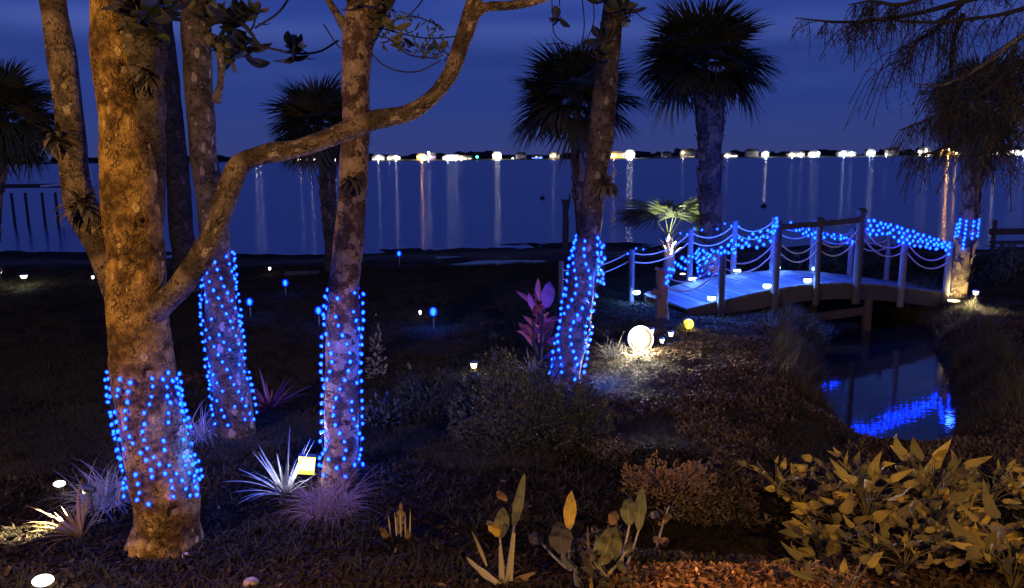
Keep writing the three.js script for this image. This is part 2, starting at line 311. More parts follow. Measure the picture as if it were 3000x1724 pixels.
// ---------- the far shore, over a kilometre off ----------
{
  const r = rng(301), pos = [], idx = [];
  for (let i = 0; i <= 160; i++) { const x = lerp(-1300, 1300, i / 160), y = 1.6 + 1.6 * noise(x * 0.01, 3); for (const [k, [yy, zz]] of [[-0.9, -1178], [WATER + 0.25 + 0.3 * y, -1184], [y, -1198], [y + 1, -1420]].entries()) pos.push(x, yy, zz + 6 * noise(x * 0.02, k)); }
  for (let i = 0; i < 160; i++) for (let k = 0; k < 3; k++) { const a = i * 4 + k; idx.push(a, a + 4, a + 1, a + 1, a + 4, a + 5); }
  single('far_shore', fromArrays(pos, idx), std(0.03, 0.035, 0.03), 'low dark far bank across the lagoon', 'shore', null, 'structure');
  const list = [];
  for (let i = 0; i < 330; i++) {
    const x = lerp(-1000, 1000, r()), h = (5 + 9 * r() * r()) * (0.6 + 0.5 * (noise(x * 0.012, 8) + 0.8)), w = 5 + 8 * r(), z = -1215 - 60 * r();
    const g = new THREE.IcosahedronGeometry(1, 1), p = g.attributes.position;
    for (let k = 0; k < p.count; k++) { const s = 1 + 0.5 * noise(p.getX(k) * 2.1 + i, p.getY(k) * 2.1, p.getZ(k) * 2.1); p.setXYZ(k, p.getX(k) * s * w, Math.max(-0.4, p.getY(k) * s) * h * 0.6 + h * 0.45, p.getZ(k) * s * w); }
    list.push(g.translate(x, 1, z));
  }
  single('far_woodland', merged(list), std(0.02, 0.028, 0.03), 'dark low line of trees along the far shore', 'woodland', null, 'stuff');
}
const farWall = std(0.3, 0.28, 0.26), farRoof = std(0.08, 0.075, 0.08);
const GLOWS = { white: glow(1, 0.97, 0.9, 210), cool: glow(0.75, 0.88, 1, 210), warm: glow(1, 0.8, 0.5, 150), orange: glow(1, 0.5, 0.1, 520), green: glow(0.05, 1, 0.45, 6), purple: glow(0.55, 0.4, 1, 12), blue: glow(0.1, 0.25, 1, 8), dim: glow(1, 0.9, 0.75, 0.6), cream: glow(1, 0.85, 0.65, 1.1) };
const PANES = { white: glow(1, 0.95, 0.82, 2.6), cool: glow(0.75, 0.88, 1, 2.4), warm: glow(1, 0.8, 0.5, 1.8), orange: glow(1, 0.5, 0.1, 2.6), purple: glow(0.55, 0.4, 1, 1.5), blue: glow(0.1, 0.25, 1, 2), dim: glow(1, 0.9, 0.75, 0.16), cream: glow(1, 0.85, 0.65, 0.5) };
// x0..x1 in metres along the shore, roof height, window rows as [from, to, glow], lamps as [x, y, radius, glow]
function farHouse(x0, x1, h, label, windows, lamps = [], z = -1190) {
  const t = thing('shore_house', label, 'house', [(x0 + x1) / 2, 0, z], 'houses across the lagoon'), d = 9, e = Math.max(2.2, h * 0.68);
  part('wall', box(x0, x1, 0, e, z - d, z), farWall, t);
  const w = (x1 - x0) / 2 + 0.7, s = new THREE.Shape([new THREE.Vector2(-w, 0), new THREE.Vector2(w, 0), new THREE.Vector2(w * 0.55, h - e), new THREE.Vector2(-w * 0.55, h - e)]);
  part('roof', new THREE.ExtrudeGeometry(s, { depth: d + 1.4, bevelEnabled: false }).translate((x0 + x1) / 2, e, z - d - 0.7), farRoof, t);
  for (const [a, b, g, y = 1] of windows) part('window', box(x0 + (x1 - x0) * a, x0 + (x1 - x0) * b, y, Math.min(e - 0.25, y + 1.7), z, z + 0.12), PANES[g], t);
  for (const [x, y, q, g] of lamps) part('lamp', new THREE.SphereGeometry(q * 0.6, 10, 8).scale(0.85, 1, 0.85).translate(x, y, z + 3), GLOWS[g], t);
}
const SX = (x) => (x - 1267) * 0.6163; // metres along the shore for each step of the survey
farHouse(SX(735), SX(792), 9, 'bright white shore house behind the branch, left of the slim palm', [[0.06, 0.3, 'white'], [0.36, 0.62, 'white'], [0.7, 0.95, 'white']], [[SX(750), 3.6, 2.4, 'white'], [SX(776), 3.4, 2.6, 'white']]);
farHouse(SX(812), SX(842), 7, 'dark shore house with one white lamp just left of the patchy trunk', [[0.1, 0.3, 'dim']], [[SX(835), 5, 2.6, 'white']]);
farHouse(SX(925), SX(957), 9, 'shore house with three white windows just right of the patchy trunk', [[0.05, 0.3, 'cool'], [0.38, 0.62, 'white'], [0.7, 0.9, 'white']], [[SX(942), 5.5, 2.0, 'white']]);
farHouse(SX(962), SX(994), 8, 'low shore house with a pale green-white lamp', [[0.05, 0.25, 'warm'], [0.4, 0.6, 'dim']], [[SX(985), 4.4, 2.8, 'white'], [SX(968), 3.5, 1.5, 'warm']]);
farHouse(SX(1036), SX(1060), 10, 'orange glowing shore house with a long reflection', [[0.05, 0.45, 'orange'], [0.5, 0.95, 'orange']], [[SX(1048), 4.5, 3.6, 'orange'], [SX(1056), 3.2, 1.6, 'white']]);
farHouse(SX(1062), SX(1082), 11, 'tall shore house with a violet glow and a white roof lamp', [[0.1, 0.4, 'purple'], [0.5, 0.9, 'purple', 3.4]], [[SX(1065), 10.8, 2.0, 'white'], [SX(1070), 5, 2.2, 'purple']]);
farHouse(SX(1098), SX(1150), 8, 'widest white-lit waterfront house with several bright reflections', [[0.04, 0.24, 'white'], [0.28, 0.5, 'white'], [0.55, 0.74, 'warm'], [0.8, 0.96, 'white']], [[SX(1112), 4, 2.6, 'white'], [SX(1122), 4, 2.6, 'white'], [SX(1133), 4.6, 2.4, 'white'], [SX(1146), 3.4, 1.8, 'warm']]);
farHouse(SX(1150), SX(1172), 7, 'small shore house with two white windows beside a green marker', [[0.1, 0.4, 'white'], [0.55, 0.9, 'warm']]);
farHouse(SX(1222), SX(1244), 12, 'tall cream shore house with one wide glowing front', [[0.1, 0.9, 'warm', 4], [0.25, 0.75, 'cream', 1]], [[SX(1230), 6.8, 3.4, 'warm'], [SX(1237), 6.6, 2.8, 'white']]);
farHouse(SX(1280), SX(1306), 11, 'dim shore house with a stepped dark roof and faint windows', [[0.1, 0.35, 'dim'], [0.5, 0.8, 'dim', 3.5]], [[SX(1272), 2.2, 1.2, 'white']]);
farHouse(SX(1318), SX(1346), 7, 'low shore house with a blue strip of light and an orange porch', [[0.05, 0.95, 'blue'], [0.35, 0.5, 'orange', 3]], [[SX(1340), 2.6, 1.6, 'blue']]);
farHouse(SX(1362), SX(1388), 11, 'cream shore house left of the short thick palm', [[0.1, 0.55, 'cream'], [0.6, 0.9, 'cream', 2.5]], [[SX(1372), 5.4, 2.2, 'warm']]);
farHouse(SX(1505), SX(1546), 11, 'long amber-lit shore house right of the leaning trunk', [[0.04, 0.3, 'orange'], [0.34, 0.6, 'orange'], [0.66, 0.96, 'orange']], [[SX(1520), 4.4, 2.2, 'orange']]);
farHouse(SX(1548), SX(1572), 13, 'white floodlit shore house with the brightest double reflection', [[0.1, 0.5, 'white'], [0.55, 0.9, 'white', 4]], [[SX(1555), 6.6, 3.4, 'white'], [SX(1563), 7.2, 3.4, 'white']]);
farHouse(SX(1640), SX(1662), 10, 'dim grey shore house with hardly lit windows', [[0.2, 0.5, 'dim']]);
farHouse(SX(1684), SX(1722), 14, 'large cream two-storey shore house just left of the tall palm', [[0.08, 0.42, 'cream'], [0.5, 0.92, 'cream'], [0.2, 0.7, 'dim', 5]], [[SX(1690), 8, 1.4, 'warm']]);
farHouse(SX(1788), SX(1826), 7, 'low white shore house just right of the tall palm', [[0.05, 0.4, 'warm'], [0.5, 0.95, 'white']], [[SX(1798), 3, 1.8, 'white']]);
farHouse(SX(1846), SX(1876), 13, 'pale gabled shore house, hardly lit, with an upper window', [[0.2, 0.5, 'dim'], [0.4, 0.7, 'dim', 5]]);
farHouse(SX(1884), SX(1902), 9, 'narrow dark shore house with one strong white lamp', [[0.2, 0.5, 'dim']], [[SX(1893), 6, 3.4, 'white']]);
farHouse(SX(1950), SX(1990), 8, 'shore house with two low white lamps near each end', [[0.05, 0.3, 'dim']], [[SX(1958), 3, 2, 'white'], [SX(1980), 3, 2, 'white']]);
farHouse(SX(2000), SX(2028), 9, 'shore house with a row of three white lamps under its eaves', [[0.1, 0.9, 'white']], [[SX(2006), 4, 1.7, 'white'], [SX(2013), 4.2, 1.9, 'white'], [SX(2022), 5.5, 1.5, 'cool']]);
farHouse(SX(2072), SX(2116), 9, 'wide cool white shore house with a long narrow reflection', [[0.05, 0.4, 'cool'], [0.5, 0.95, 'white']], [[SX(2084), 5.4, 3.0, 'cool'], [SX(2103), 4.6, 2.0, 'cool']]);
farHouse(SX(2142), SX(2164), 11, 'shore house with a pair of cool white lamps side by side', [[0.1, 0.5, 'dim']], [[SX(2149), 5, 2.5, 'cool'], [SX(2156), 5, 2.2, 'white']]);
farHouse(SX(2192), SX(2222), 13, 'tall faintly lit shore block with pale upper windows', [[0.1, 0.45, 'dim', 4], [0.55, 0.9, 'dim', 4], [0.2, 0.4, 'cream']], [[SX(2188), 2.4, 1.3, 'white']]);
farHouse(SX(2268), SX(2300), 13, 'shore house with lamps on two levels left of the orange glare', [[0.1, 0.4, 'cream', 4], [0.5, 0.9, 'white']], [[SX(2272), 4.4, 1.9, 'white'], [SX(2286), 8.4, 1.6, 'white'], [SX(2292), 3.2, 1.4, 'warm']]);
farHouse(SX(2326), SX(2372), 12, 'shore house in strong orange glare with the longest golden reflection', [[0.05, 0.35, 'orange'], [0.45, 0.9, 'warm']], [[SX(2330), 5, 1.6, 'warm'], [SX(2341), 10.5, 4.6, 'orange'], [SX(2361), 10, 2.4, 'orange'], [SX(2361), 4, 1.6, 'orange']]);
farHouse(SX(2416), SX(2466), 12, 'shore house behind the right palm with two cool lamps', [[0.1, 0.4, 'dim']], [[SX(2428), 9, 2.4, 'cool'], [SX(2457), 8, 2.7, 'white']]);
farHouse(SX(2484), SX(2552), 8, 'shore house at the edge of view with a low row of white lights', [[0.1, 0.5, 'white'], [0.6, 0.9, 'cool']], [[SX(2500), 5, 1.8, 'white'], [SX(2512), 4.8, 1.8, 'white'], [SX(2526), 5, 2, 'cool']]);
farHouse(SX(625), SX(668), 9, 'shore house hidden behind the sweeping branch, only its reflection shows', [[0.1, 0.9, 'white']], [[SX(640), 5, 2.8, 'white'], [SX(652), 5, 2.8, 'white']]);
{ const t = thing('channel_marker', 'small green channel light on a post off the far shore', 'marker', [SX(1186), WATER, -1165]);
  part('post', cyl([SX(1186), WATER, -1165], 0.3, 0.3, 4, 8), farRoof, t); part('lamp', new THREE.SphereGeometry(1.9, 10, 8).translate(SX(1186), 4.2, -1165), GLOWS.green, t); }

// ---------- trees of the garden ----------
const trunks = {};
function sampler(pts, rads) { // centre and radius of a trunk at a height
  const c = new THREE.CatmullRomCurve3(pts.map(V), false, 'centripetal'), s = [];
  for (let i = 0; i <= 300; i++) { const t = i / 300, f = t * (pts.length - 1), k = Math.min(pts.length - 2, Math.floor(f)); s.push([c.getPoint(t), lerp(rads[k], rads[k + 1], smoothstep(f - k, 0, 1))]); }
  return (y) => { let b = s[0]; for (const q of s) if (Math.abs(q[0].y - y) < Math.abs(b[0].y - y)) b = q; return { c: b[0], r: b[1] }; };
}
const leafBig = [0, 1, 2, 3].map((k) => blade({ len: 1, width: 0.46 + 0.05 * k, n: 6, arch: 0.12 + 0.12 * k, fold: 0.3, profile: (t) => Math.pow(Math.sin(Math.PI * clamp(0.06 + 0.94 * t, 0, 1)), 0.75) }));
// a rosette of broad leathery leaves round a twig end
function rosette(tree, p, r, n, seed, parentTwig) {
  const q = rng(seed), c = V(p);
  for (let i = 0; i < n; i++) {
    const a = q() * 6.283, e = lerp(-0.9, 1.1, q()), d = new THREE.Vector3(Math.cos(a) * Math.cos(e), Math.sin(e), Math.sin(a) * Math.cos(e));
    const s = c.clone().add(new THREE.Vector3(q() - 0.5, q() - 0.5, q() - 0.5).multiplyScalar(r * 0.9));
    put('leaf', leafBig[(q() * 4) | 0], M.magnolia[q() < 0.45 ? 0 : q() < 0.7 ? 1 : 2], tree, s, aim(d, new THREE.Vector3(q() - 0.5, 0.4 + q(), q() * 1.2)), r * (0.85 + 0.6 * q()));
  }
}
function twigs(tree, lists, r = 0.008, mat = M.twig) { for (const l of lists) part('twig', tube(l, r, 5, 14), mat, tree); }
const strapLeaf = [0, 1, 2].map((k) => blade({ len: 1, width: 0.1 + 0.03 * k, n: 7, arch: 0.45 + 0.25 * k, fold: 0.35, profile: (t) => (1 - t * t) * (0.6 + 0.4 * Math.min(1, t * 4)) }));
function airPlant(p, r, n, seed, label) {
  const t = thing('bromeliad', label, 'air plant', p, 'air plants on the trunks'), q = rng(seed);
  for (let i = 0; i < n; i++) { const a = q() * 6.283, e = lerp(-0.6, 1.2, q()), d = new THREE.Vector3(Math.cos(a) * Math.cos(e), Math.sin(e), Math.abs(Math.sin(a)) * Math.cos(e) * 0.9 + 0.1); put('leaf', strapLeaf[(q() * 3) | 0], q() < 0.7 ? M.bootDark : M.barkPalm, t, V(p).addScaledVector(d, 0.01), aim(d, UP.clone().negate()), new THREE.Vector3(r * 2.2, r * (0.8 + 0.6 * q()), r)); }
}
{ // the big orange-lit tree with a fork and a long sweeping branch
  const pts = [[-2.43, -0.076, -4.99], [-2.42, -0.001, -4.99], [-2.402, 0.149, -4.99], [-2.395, 0.416, -4.99], [-2.43, 0.736, -4.99], [-2.468, 1.161, -4.99], [-2.455, 1.656, -4.99], [-2.444, 2.081, -5], [-2.439, 2.597, -5.02], [-2.477, 3.101, -5.06], [-2.51, 3.596, -5.1], [-2.522, 4.037, -5.15]];
  const rads = [0.27, 0.235, 0.205, 0.212, 0.2, 0.19, 0.184, 0.18, 0.172, 0.145, 0.115, 0.1];
  const t = thing('leaning_tree', 'thick lichen-spotted tree glowing orange, with a long branch sweeping rightward', 'tree', [-2.43, 0, -4.99]); trunks.t1 = sampler(pts, rads);
  part('trunk', limb(pts, rads, { radial: 48, step: 0.025, lump: 0.14, freq: 4, fine: 0.05, seed: 1 }), M.barkBig, t);
  part('fork', limb([[-2.52, 1.459, -5.02], [-2.584, 1.729, -5.04], [-2.688, 2.02, -5.08], [-2.82, 2.285, -5.12], [-2.862, 2.522, -5.14], [-2.871, 2.859, -5.16], [-2.894, 3.242, -5.18], [-2.921, 3.619, -5.2], [-2.928, 4.007, -5.2]], [0.11, 0.11, 0.1, 0.1, 0.088, 0.085, 0.085, 0.08, 0.075], { radial: 24, lump: 0.14, seed: 2 }), M.barkBranch, t);
  part('branch', limb([[-2.448, 1.545, -5], [-2.272, 1.687, -4.93], [-2.128, 1.815, -4.9], [-1.988, 1.974, -4.88], [-1.876, 2.165, -4.88], [-1.785, 2.392, -4.9], [-1.688, 2.578, -4.92], [-1.536, 2.635, -4.95], [-1.344, 2.674, -5], [-1.121, 2.751, -5.05], [-0.893, 2.845, -5.1], [-0.69, 2.881, -5.15], [-0.522, 2.983, -5.2], [-0.396, 3.137, -5.22], [-0.319, 3.327, -5.22], [-0.247, 3.514, -5.22], [-0.202, 3.67, -5.2], [-0.164, 3.96, -5.2]],
    [0.09, 0.082, 0.078, 0.075, 0.07, 0.066, 0.066, 0.06, 0.06, 0.06, 0.06, 0.056, 0.054, 0.054, 0.053, 0.056, 0.05, 0.048], { radial: 22, step: 0.04, lump: 0.2, freq: 6, seed: 3 }), M.barkBranch, t);
  part('branch', limb([[-0.247, 3.506, -5.22], [-0.157, 3.551, -5.2], [0.024, 3.553, -5.15], [0.214, 3.585, -5.1], [0.449, 3.705, -5.05]], [0.05, 0.03, 0.028, 0.026, 0.022], { radial: 12, seed: 4 }), M.barkBranch, t);
  part('stem', limb([[-2.37, 2.073, -5.06], [-2.33, 2.337, -5.06], [-2.308, 2.647, -5.06], [-2.307, 3, -5.06], [-2.323, 3.324, -5.08], [-2.333, 3.643, -5.1], [-2.343, 4.012, -5.15]], [0.06, 0.07, 0.075, 0.1, 0.125, 0.13, 0.12], { radial: 24, lump: 0.4, freq: 7, fine: 0.05, seed: 5 }), M.barkMottled, t);
  for (const [p, r] of [[[-2.3, 2.237, -4.83], 0.03], [[-2.361, 3.061, -4.9], 0.02]]) part('knot', new THREE.TorusGeometry(r, r * 0.45, 8, 14).scale(1, 1.2, 0.6).translate(...p), M.barkBig, t);
  rosette(t, [-2.258, 3.495, -4.95], 0.17, 26, 21); rosette(t, [-2.221, 3.424, -5.1], 0.11, 12, 22); rosette(t, [-2.313, 3.222, -5.05], 0.09, 10, 23); rosette(t, [-2.148, 3.588, -5.2], 0.1, 9, 24);
}
{ // the leaning tree with slanting blue strings
  const pts = [[-2.617, -0.095, -7], [-2.618, -0.002, -7], [-2.636, 0.338, -7], [-2.672, 0.731, -7], [-2.69, 1.193, -7], [-2.684, 1.681, -7], [-2.706, 2.159, -7], [-2.731, 2.59, -7], [-2.73, 3.288, -7], [-2.717, 3.761, -7], [-2.673, 4.483, -7]], rads = [0.24, 0.18, 0.165, 0.155, 0.145, 0.125, 0.118, 0.116, 0.122, 0.128, 0.125];
  const t = thing('magnolia_tree', 'grey trunk with slanting blue lights and dark leaf clusters high up', 'tree', [-2.63, 0, -7]); trunks.t2 = sampler(pts, rads);
  part('trunk', limb(pts, rads, { radial: 28, step: 0.04, lump: 0.16, seed: 7 }), M.barkMottled, t);
  part('branch', limb([[-2.669, 3.66, -7], [-2.516, 3.585, -6.95], [-2.493, 3.414, -6.93], [-2.513, 3.244, -6.92], [-2.566, 3.091, -6.92]], [0.06, 0.045, 0.032, 0.03, 0.045], { radial: 12, lump: 0.3, seed: 8 }), M.barkGrey, t);
  part('branch', limb([[-2.696, 3.761, -7], [-2.483, 3.776, -6.9], [-2.246, 3.725, -6.8], [-2.105, 3.554, -6.75]], [0.06, 0.03, 0.02, 0.012], { radial: 10, seed: 9 }), M.twig, t);
  [[[-2.35, 3.717, -6.95], 0.2, 20], [[-2.31, 3.533, -6.95], 0.17, 16], [[-2.481, 3.585, -6.95], 0.13, 9], [[-2.18, 3.815, -6.95], 0.12, 8], [[-2.516, 3.818, -6.95], 0.14, 12], [[-2.456, 3.45, -6.95], 0.1, 6], [[-2.733, 3.919, -6.95], 0.18, 14]].forEach(([p, r, n], k) => rosette(t, p, r, n, 40 + k));
  twigs(t, [[[-2.189, 3.561, -6.8], [-2.02, 3.527, -6.8], [-1.825, 3.486, -6.8], [-1.612, 3.497, -6.8], [-1.444, 3.588, -6.8]], [[-2.146, 3.692, -6.8], [-1.934, 3.82, -6.8], [-1.788, 4.011, -6.8]]], 0.01);
  rosette(t, [-1.817, 3.493, -6.8], 0.13, 18, 60);
}
{ // the upright tree with patchy bark and wavy vertical strings
  const pts = [[-1.416, -0.106, -5.95], [-1.415, -0, -5.95], [-1.389, 0.329, -5.95], [-1.366, 0.837, -5.95], [-1.333, 1.33, -5.95], [-1.311, 1.588, -5.95], [-1.26, 1.967, -5.95], [-1.215, 2.339, -5.95], [-1.173, 2.732, -5.95], [-1.151, 3.175, -5.95], [-1.12, 3.463, -5.95], [-1.058, 3.747, -5.95], [-0.994, 4.218, -5.95]], rads = [0.2, 0.155, 0.135, 0.13, 0.13, 0.118, 0.112, 0.108, 0.106, 0.104, 0.112, 0.12, 0.11];
  const t = thing('patchy_tree', 'upright trunk with peeling reddish bark patches and wavy vertical blue lights', 'tree', [-1.4, 0, -5.95]); trunks.t3 = sampler(pts, rads);
  part('trunk', limb(pts, rads, { radial: 28, step: 0.035, lump: 0.12, seed: 12 }), M.barkPatch, t);
  part('branch', limb([[-1.108, 3.408, -5.97], [-1.004, 3.551, -5.97], [-0.892, 3.749, -5.97], [-0.733, 4.083, -5.97]], [0.07, 0.06, 0.05, 0.05], { radial: 14, seed: 13 }), M.barkGrey, t);
  part('branch', limb([[-1.189, 3.535, -5.95], [-1.273, 3.66, -5.93], [-1.348, 3.795, -5.9]], [0.05, 0.028, 0.02], { radial: 10, seed: 14 }), M.barkGrey, t);
  [[[-1.046, 3.667, -5.9], 0.15, 18], [[-0.927, 3.694, -5.9], 0.12, 12], [[-1.146, 3.724, -5.9], 0.1, 8], [[-0.991, 3.568, -5.9], 0.08, 6]].forEach(([p, r, n], k) => rosette(t, p, r, n, 70 + k));
  twigs(t, [[[-1.08, 3.434, -5.95], [-0.914, 3.269, -5.9], [-0.686, 3.224, -5.85], [-0.502, 3.296, -5.8]], [[-1.047, 3.505, -5.95], [-0.891, 3.468, -5.9], [-0.741, 3.347, -5.85], [-0.531, 3.311, -5.8]], [[-1.056, 3.634, -5.95], [-0.887, 3.59, -5.9], [-0.703, 3.613, -5.85], [-0.496, 3.534, -5.8]], [[-1.029, 3.577, -5.95], [-0.831, 3.51, -5.9], [-0.596, 3.466, -5.9], [-0.389, 3.478, -5.9]], [[-0.732, 3.614, -5.85], [-0.672, 3.669, -5.85], [-0.582, 3.779, -5.85]], [[-1.192, 3.464, -5.95], [-1.239, 3.403, -5.92], [-1.359, 3.571, -5.9]]], 0.0055);
  rosette(t, [-0.82, 3.49, -5.86], 0.10, 9, 80); rosette(t, [-0.815, 3.386, -5.86], 0.06, 4, 81); rosette(t, [-0.486, 3.358, -5.8], 0.07, 7, 82); rosette(t, [-0.637, 3.331, -5.84], 0.04, 4, 83);
  const q = rng(90), sp = [];
  const A = [-0.933, 3.699, -5.85], B = [-0.448, 3.302, -5.85];
  for (let i = 0; i < 90; i++) { const x = 940 + 170 * q(), y = 10 + 100 * q() + (x - 940) * 0.2, d = new THREE.Vector3(q() - 0.5, q() * 0.5 - 0.6, q() - 0.5); sp.push(leafBig[0].clone().scale(0.035, 0.05 + 0.03 * q(), 0.04).applyQuaternion(aim(d, new THREE.Vector3(q() - 0.5, q(), 1))).translate(lerp(A[0], B[0], (x - 940) / 170), lerp(A[1], B[1], (y - 10) / 140), -5.85)); }
  tag(part('foliage', merged(sp), M.magnolia[0], t), null, null, null, 'stuff');
}
{ // the dark tree by the bridge path
  const pts = [[0.571, -0.173, -8.7], [0.585, -0.026, -8.7], [0.663, 0.337, -8.7], [0.753, 0.909, -8.7], [0.823, 1.422, -8.7], [0.889, 1.834, -8.7], [0.929, 2.328, -8.7], [0.995, 2.857, -8.7], [1.046, 3.417, -8.7], [1.084, 3.839, -8.7], [1.135, 4.254, -8.7], [1.186, 4.863, -8.7]], rads = [0.2, 0.18, 0.17, 0.16, 0.145, 0.125, 0.13, 0.135, 0.125, 0.12, 0.115, 0.11];
  const t = thing('bridge_tree', 'dark mottled trunk leaning right, blue-lit below, beside the bridge path', 'tree', [0.61, 0, -8.7]); trunks.t4 = sampler(pts, rads);
  part('trunk', limb(pts, rads, { radial: 26, step: 0.05, lump: 0.2, freq: 4, seed: 16 }), M.barkMottled, t);
  [[[1.145, 4.133, -8.6], 0.2, 18], [[0.986, 3.805, -8.6], 0.15, 14], [[0.936, 3.618, -8.6], 0.1, 6], [[1.22, 4.009, -8.6], 0.12, 8], [[1.023, 4.277, -8.6], 0.2, 10]].forEach(([p, r, n], k) => rosette(t, p, r, n, 100 + k));
  rosette(t, [0.532, 4.085, -8.6], 0.13, 9, 120);
  twigs(t, [[[0.446, 4.281, -8.6], [0.459, 4.077, -8.6], [0.476, 3.892, -8.6], [0.597, 3.779, -8.6], [0.685, 3.62, -8.6]], [[0.944, 3.66, -8.6], [0.771, 3.724, -8.6], [0.576, 3.796, -8.6], [0.382, 3.789, -8.6]], [[0.767, 4.279, -8.6], [0.794, 3.992, -8.6], [0.77, 3.745, -8.6]], [[0.878, 4.278, -8.6], [0.897, 4.033, -8.6], [0.834, 3.848, -8.6], [0.771, 3.703, -8.6]], [[1.282, 4.152, -8.6], [1.456, 4.028, -8.6], [1.672, 3.985, -8.6]], [[0.532, 4.179, -8.6], [0.527, 4.362, -8.6], [0.51, 4.483, -8.6]]], 0.006);
}
{ // slim black trunk behind the big tree
  const t = thing('dark_trunk_tree', 'slim unlit black trunk standing behind the big orange tree', 'tree', [-5.9, land(-5.9, -14), -14]);
  part('trunk', limb([[-5.851, 0.244, -14], [-5.893, 0.469, -14], [-5.97, 1.138, -14], [-5.967, 2.227, -14], [-5.986, 3.288, -14], [-6.001, 4.185, -14], [-6.021, 4.928, -14], [-5.962, 6.242, -14]], [0.32, 0.27, 0.21, 0.2, 0.195, 0.185, 0.175, 0.17], { radial: 18, step: 0.1, lump: 0.12, seed: 18 }), M.barkDark, t);
  rosette(t, [-5.955, 5.176, -13.9], 0.34, 16, 130); rosette(t, [-6.012, 5.7, -13.9], 0.4, 12, 131);
}
airPlant([-2.905, 2.741, -5.05], 0.15, 34, 141, 'dark spiky air plant on the left fork of the orange tree');
airPlant([-2.745, 2.298, -4.98], 0.17, 44, 142, 'dark bunched air plant where the fork leaves the orange trunk');
airPlant([-1.182, 2.428, -5.82], 0.12, 44, 143, 'dark ring-like air plant round the patchy trunk');
airPlant([1.048, 2.295, -8.6], 0.2, 36, 144, 'dark spiky air plant low on the trunk beside the bridge path');
airPlant([-2.213, 3.11, -4.92], 0.14, 34, 145, 'dark shaggy growth high on the orange tree, shaded side');

// ---------- palms ----------
function frondGeo(seed, { petiole = 0.46, R = 0.66, n = 22, spread = 2.1, droop = 0.35, width = 0.04 } = {}) {
  const q = rng(seed), pos = [], idx = [];
  const strip = (pts, ws, side) => { const b = pos.length / 3; pts.forEach((p, k) => { const w = ws[k]; pos.push(p[0] + side[0] * w, p[1], p[2] + side[1] * w, p[0] - side[0] * w, p[1], p[2] - side[1] * w); if (k) idx.push(b + 2 * k - 2, b + 2 * k - 1, b + 2 * k, b + 2 * k - 1, b + 2 * k + 1, b + 2 * k); }); };
  const py = (s) => -0.12 * droop * s * s;
  strip([0, 0.35, 0.7, 1].map((s) => [petiole * s, py(s), 0]), [0.022, 0.014, 0.011, 0.011], [0, 1]);
  for (let k = -n; k <= n; k++) {
    const a = (k / n) * spread + (q() - 0.5) * 0.05, len = R * (0.78 + 0.22 * Math.cos(a)) * (0.88 + 0.2 * q()), dr = droop * (0.7 + 0.7 * q()), pts = [], c = Math.cos(a), s = Math.sin(a);
    for (const u of [0.02, 0.35, 0.68, 1]) { const bend = u > 0.6 ? 0.04 * (q() - 0.5) : 0; pts.push([petiole + c * len * u - s * bend, py(1) - dr * len * u * u + 0.18 * Math.abs(s) * len * u, s * len * u + c * bend]); }
    strip(pts, [0.004, width * 0.5, width * 0.36, 0.001].map((w) => w * (R / 0.62)), [-s, c]);
  }
  return fromArrays(pos, idx);
}
const fronds = [0, 1, 2, 3, 4].map((k) => frondGeo(200 + k, { droop: 0.2 + 0.12 * k }));
const leafBase = (() => { const g = new THREE.BoxGeometry(0.07, 0.16, 0.03, 1, 2, 1), p = g.attributes.position; for (let i = 0; i < p.count; i++) { const y = p.getY(i); p.setZ(i, p.getZ(i) + (y > 0.01 ? 0.05 : 0)); if (y > 0.01) p.setX(i, p.getX(i) * 0.5); } return g; })();
function palm(label, base, trunkPts, rads, crown, L, n, seed, { low = -0.7, mats = [0, 0, 1, 1, 2], lean = [0, 0], boots = 70, bootMat = M.bootDark, bark: bk = M.barkPalm } = {}) {
  const t = thing('cabbage_palm', label, 'palm', base), q = rng(seed), c = V(crown);
  part('trunk', limb(trunkPts, rads, { radial: 18, step: 0.08, lump: 0.18, freq: 4, fine: 0.05, seed }), bk, t);
  const at = sampler(trunkPts, rads), y0 = trunkPts[0][1] + 0.2, y1 = trunkPts[trunkPts.length - 1][1], list = [];
  for (let i = 0; i < boots; i++) { const y = lerp(y0, y1, Math.pow(q(), 0.7)), { c: p, r } = at(y), a = i * 2.4 + q() * 0.4; list.push(leafBase.clone().scale(0.8 + r * 2, 0.8 + q() * 0.7, 1).rotateY(Math.PI / 2 - a).translate(p.x + Math.cos(a) * r, y, p.z + Math.sin(a) * r)); }
  if (list.length) tag(part('leaf_bases', merged(list), bootMat, t), null, null, null, 'stuff');
  for (let i = 0; i < n; i++) {
    const a = i * 2.39996 + q() * 0.5, u = (i + 0.5) / n, e = lerp(1.35, low, Math.pow(u, 0.8)) + (q() - 0.5) * 0.35;
    const d = new THREE.Vector3(Math.cos(a) * Math.cos(e) + lean[0], Math.sin(e), Math.sin(a) * Math.cos(e) + lean[1]).normalize(), side = d.clone().cross(UP).normalize(), up = side.clone().cross(d).normalize();
    if (q() < 0.5) side.addScaledVector(up, (q() - 0.5) * 1.4).normalize(); const up2 = side.clone().cross(d).normalize(), s2 = d.clone().cross(up2);
    const quat = new THREE.Quaternion().setFromRotationMatrix(new THREE.Matrix4().makeBasis(d, up2, s2));
    put('frond', fronds[Math.min(4, Math.floor(u * 3 + q() * 2.2))], M.palmLeaf[mats[(q() * mats.length) | 0]], t, c, quat, L * (0.85 + 0.25 * q()));
  }
  return t;
}
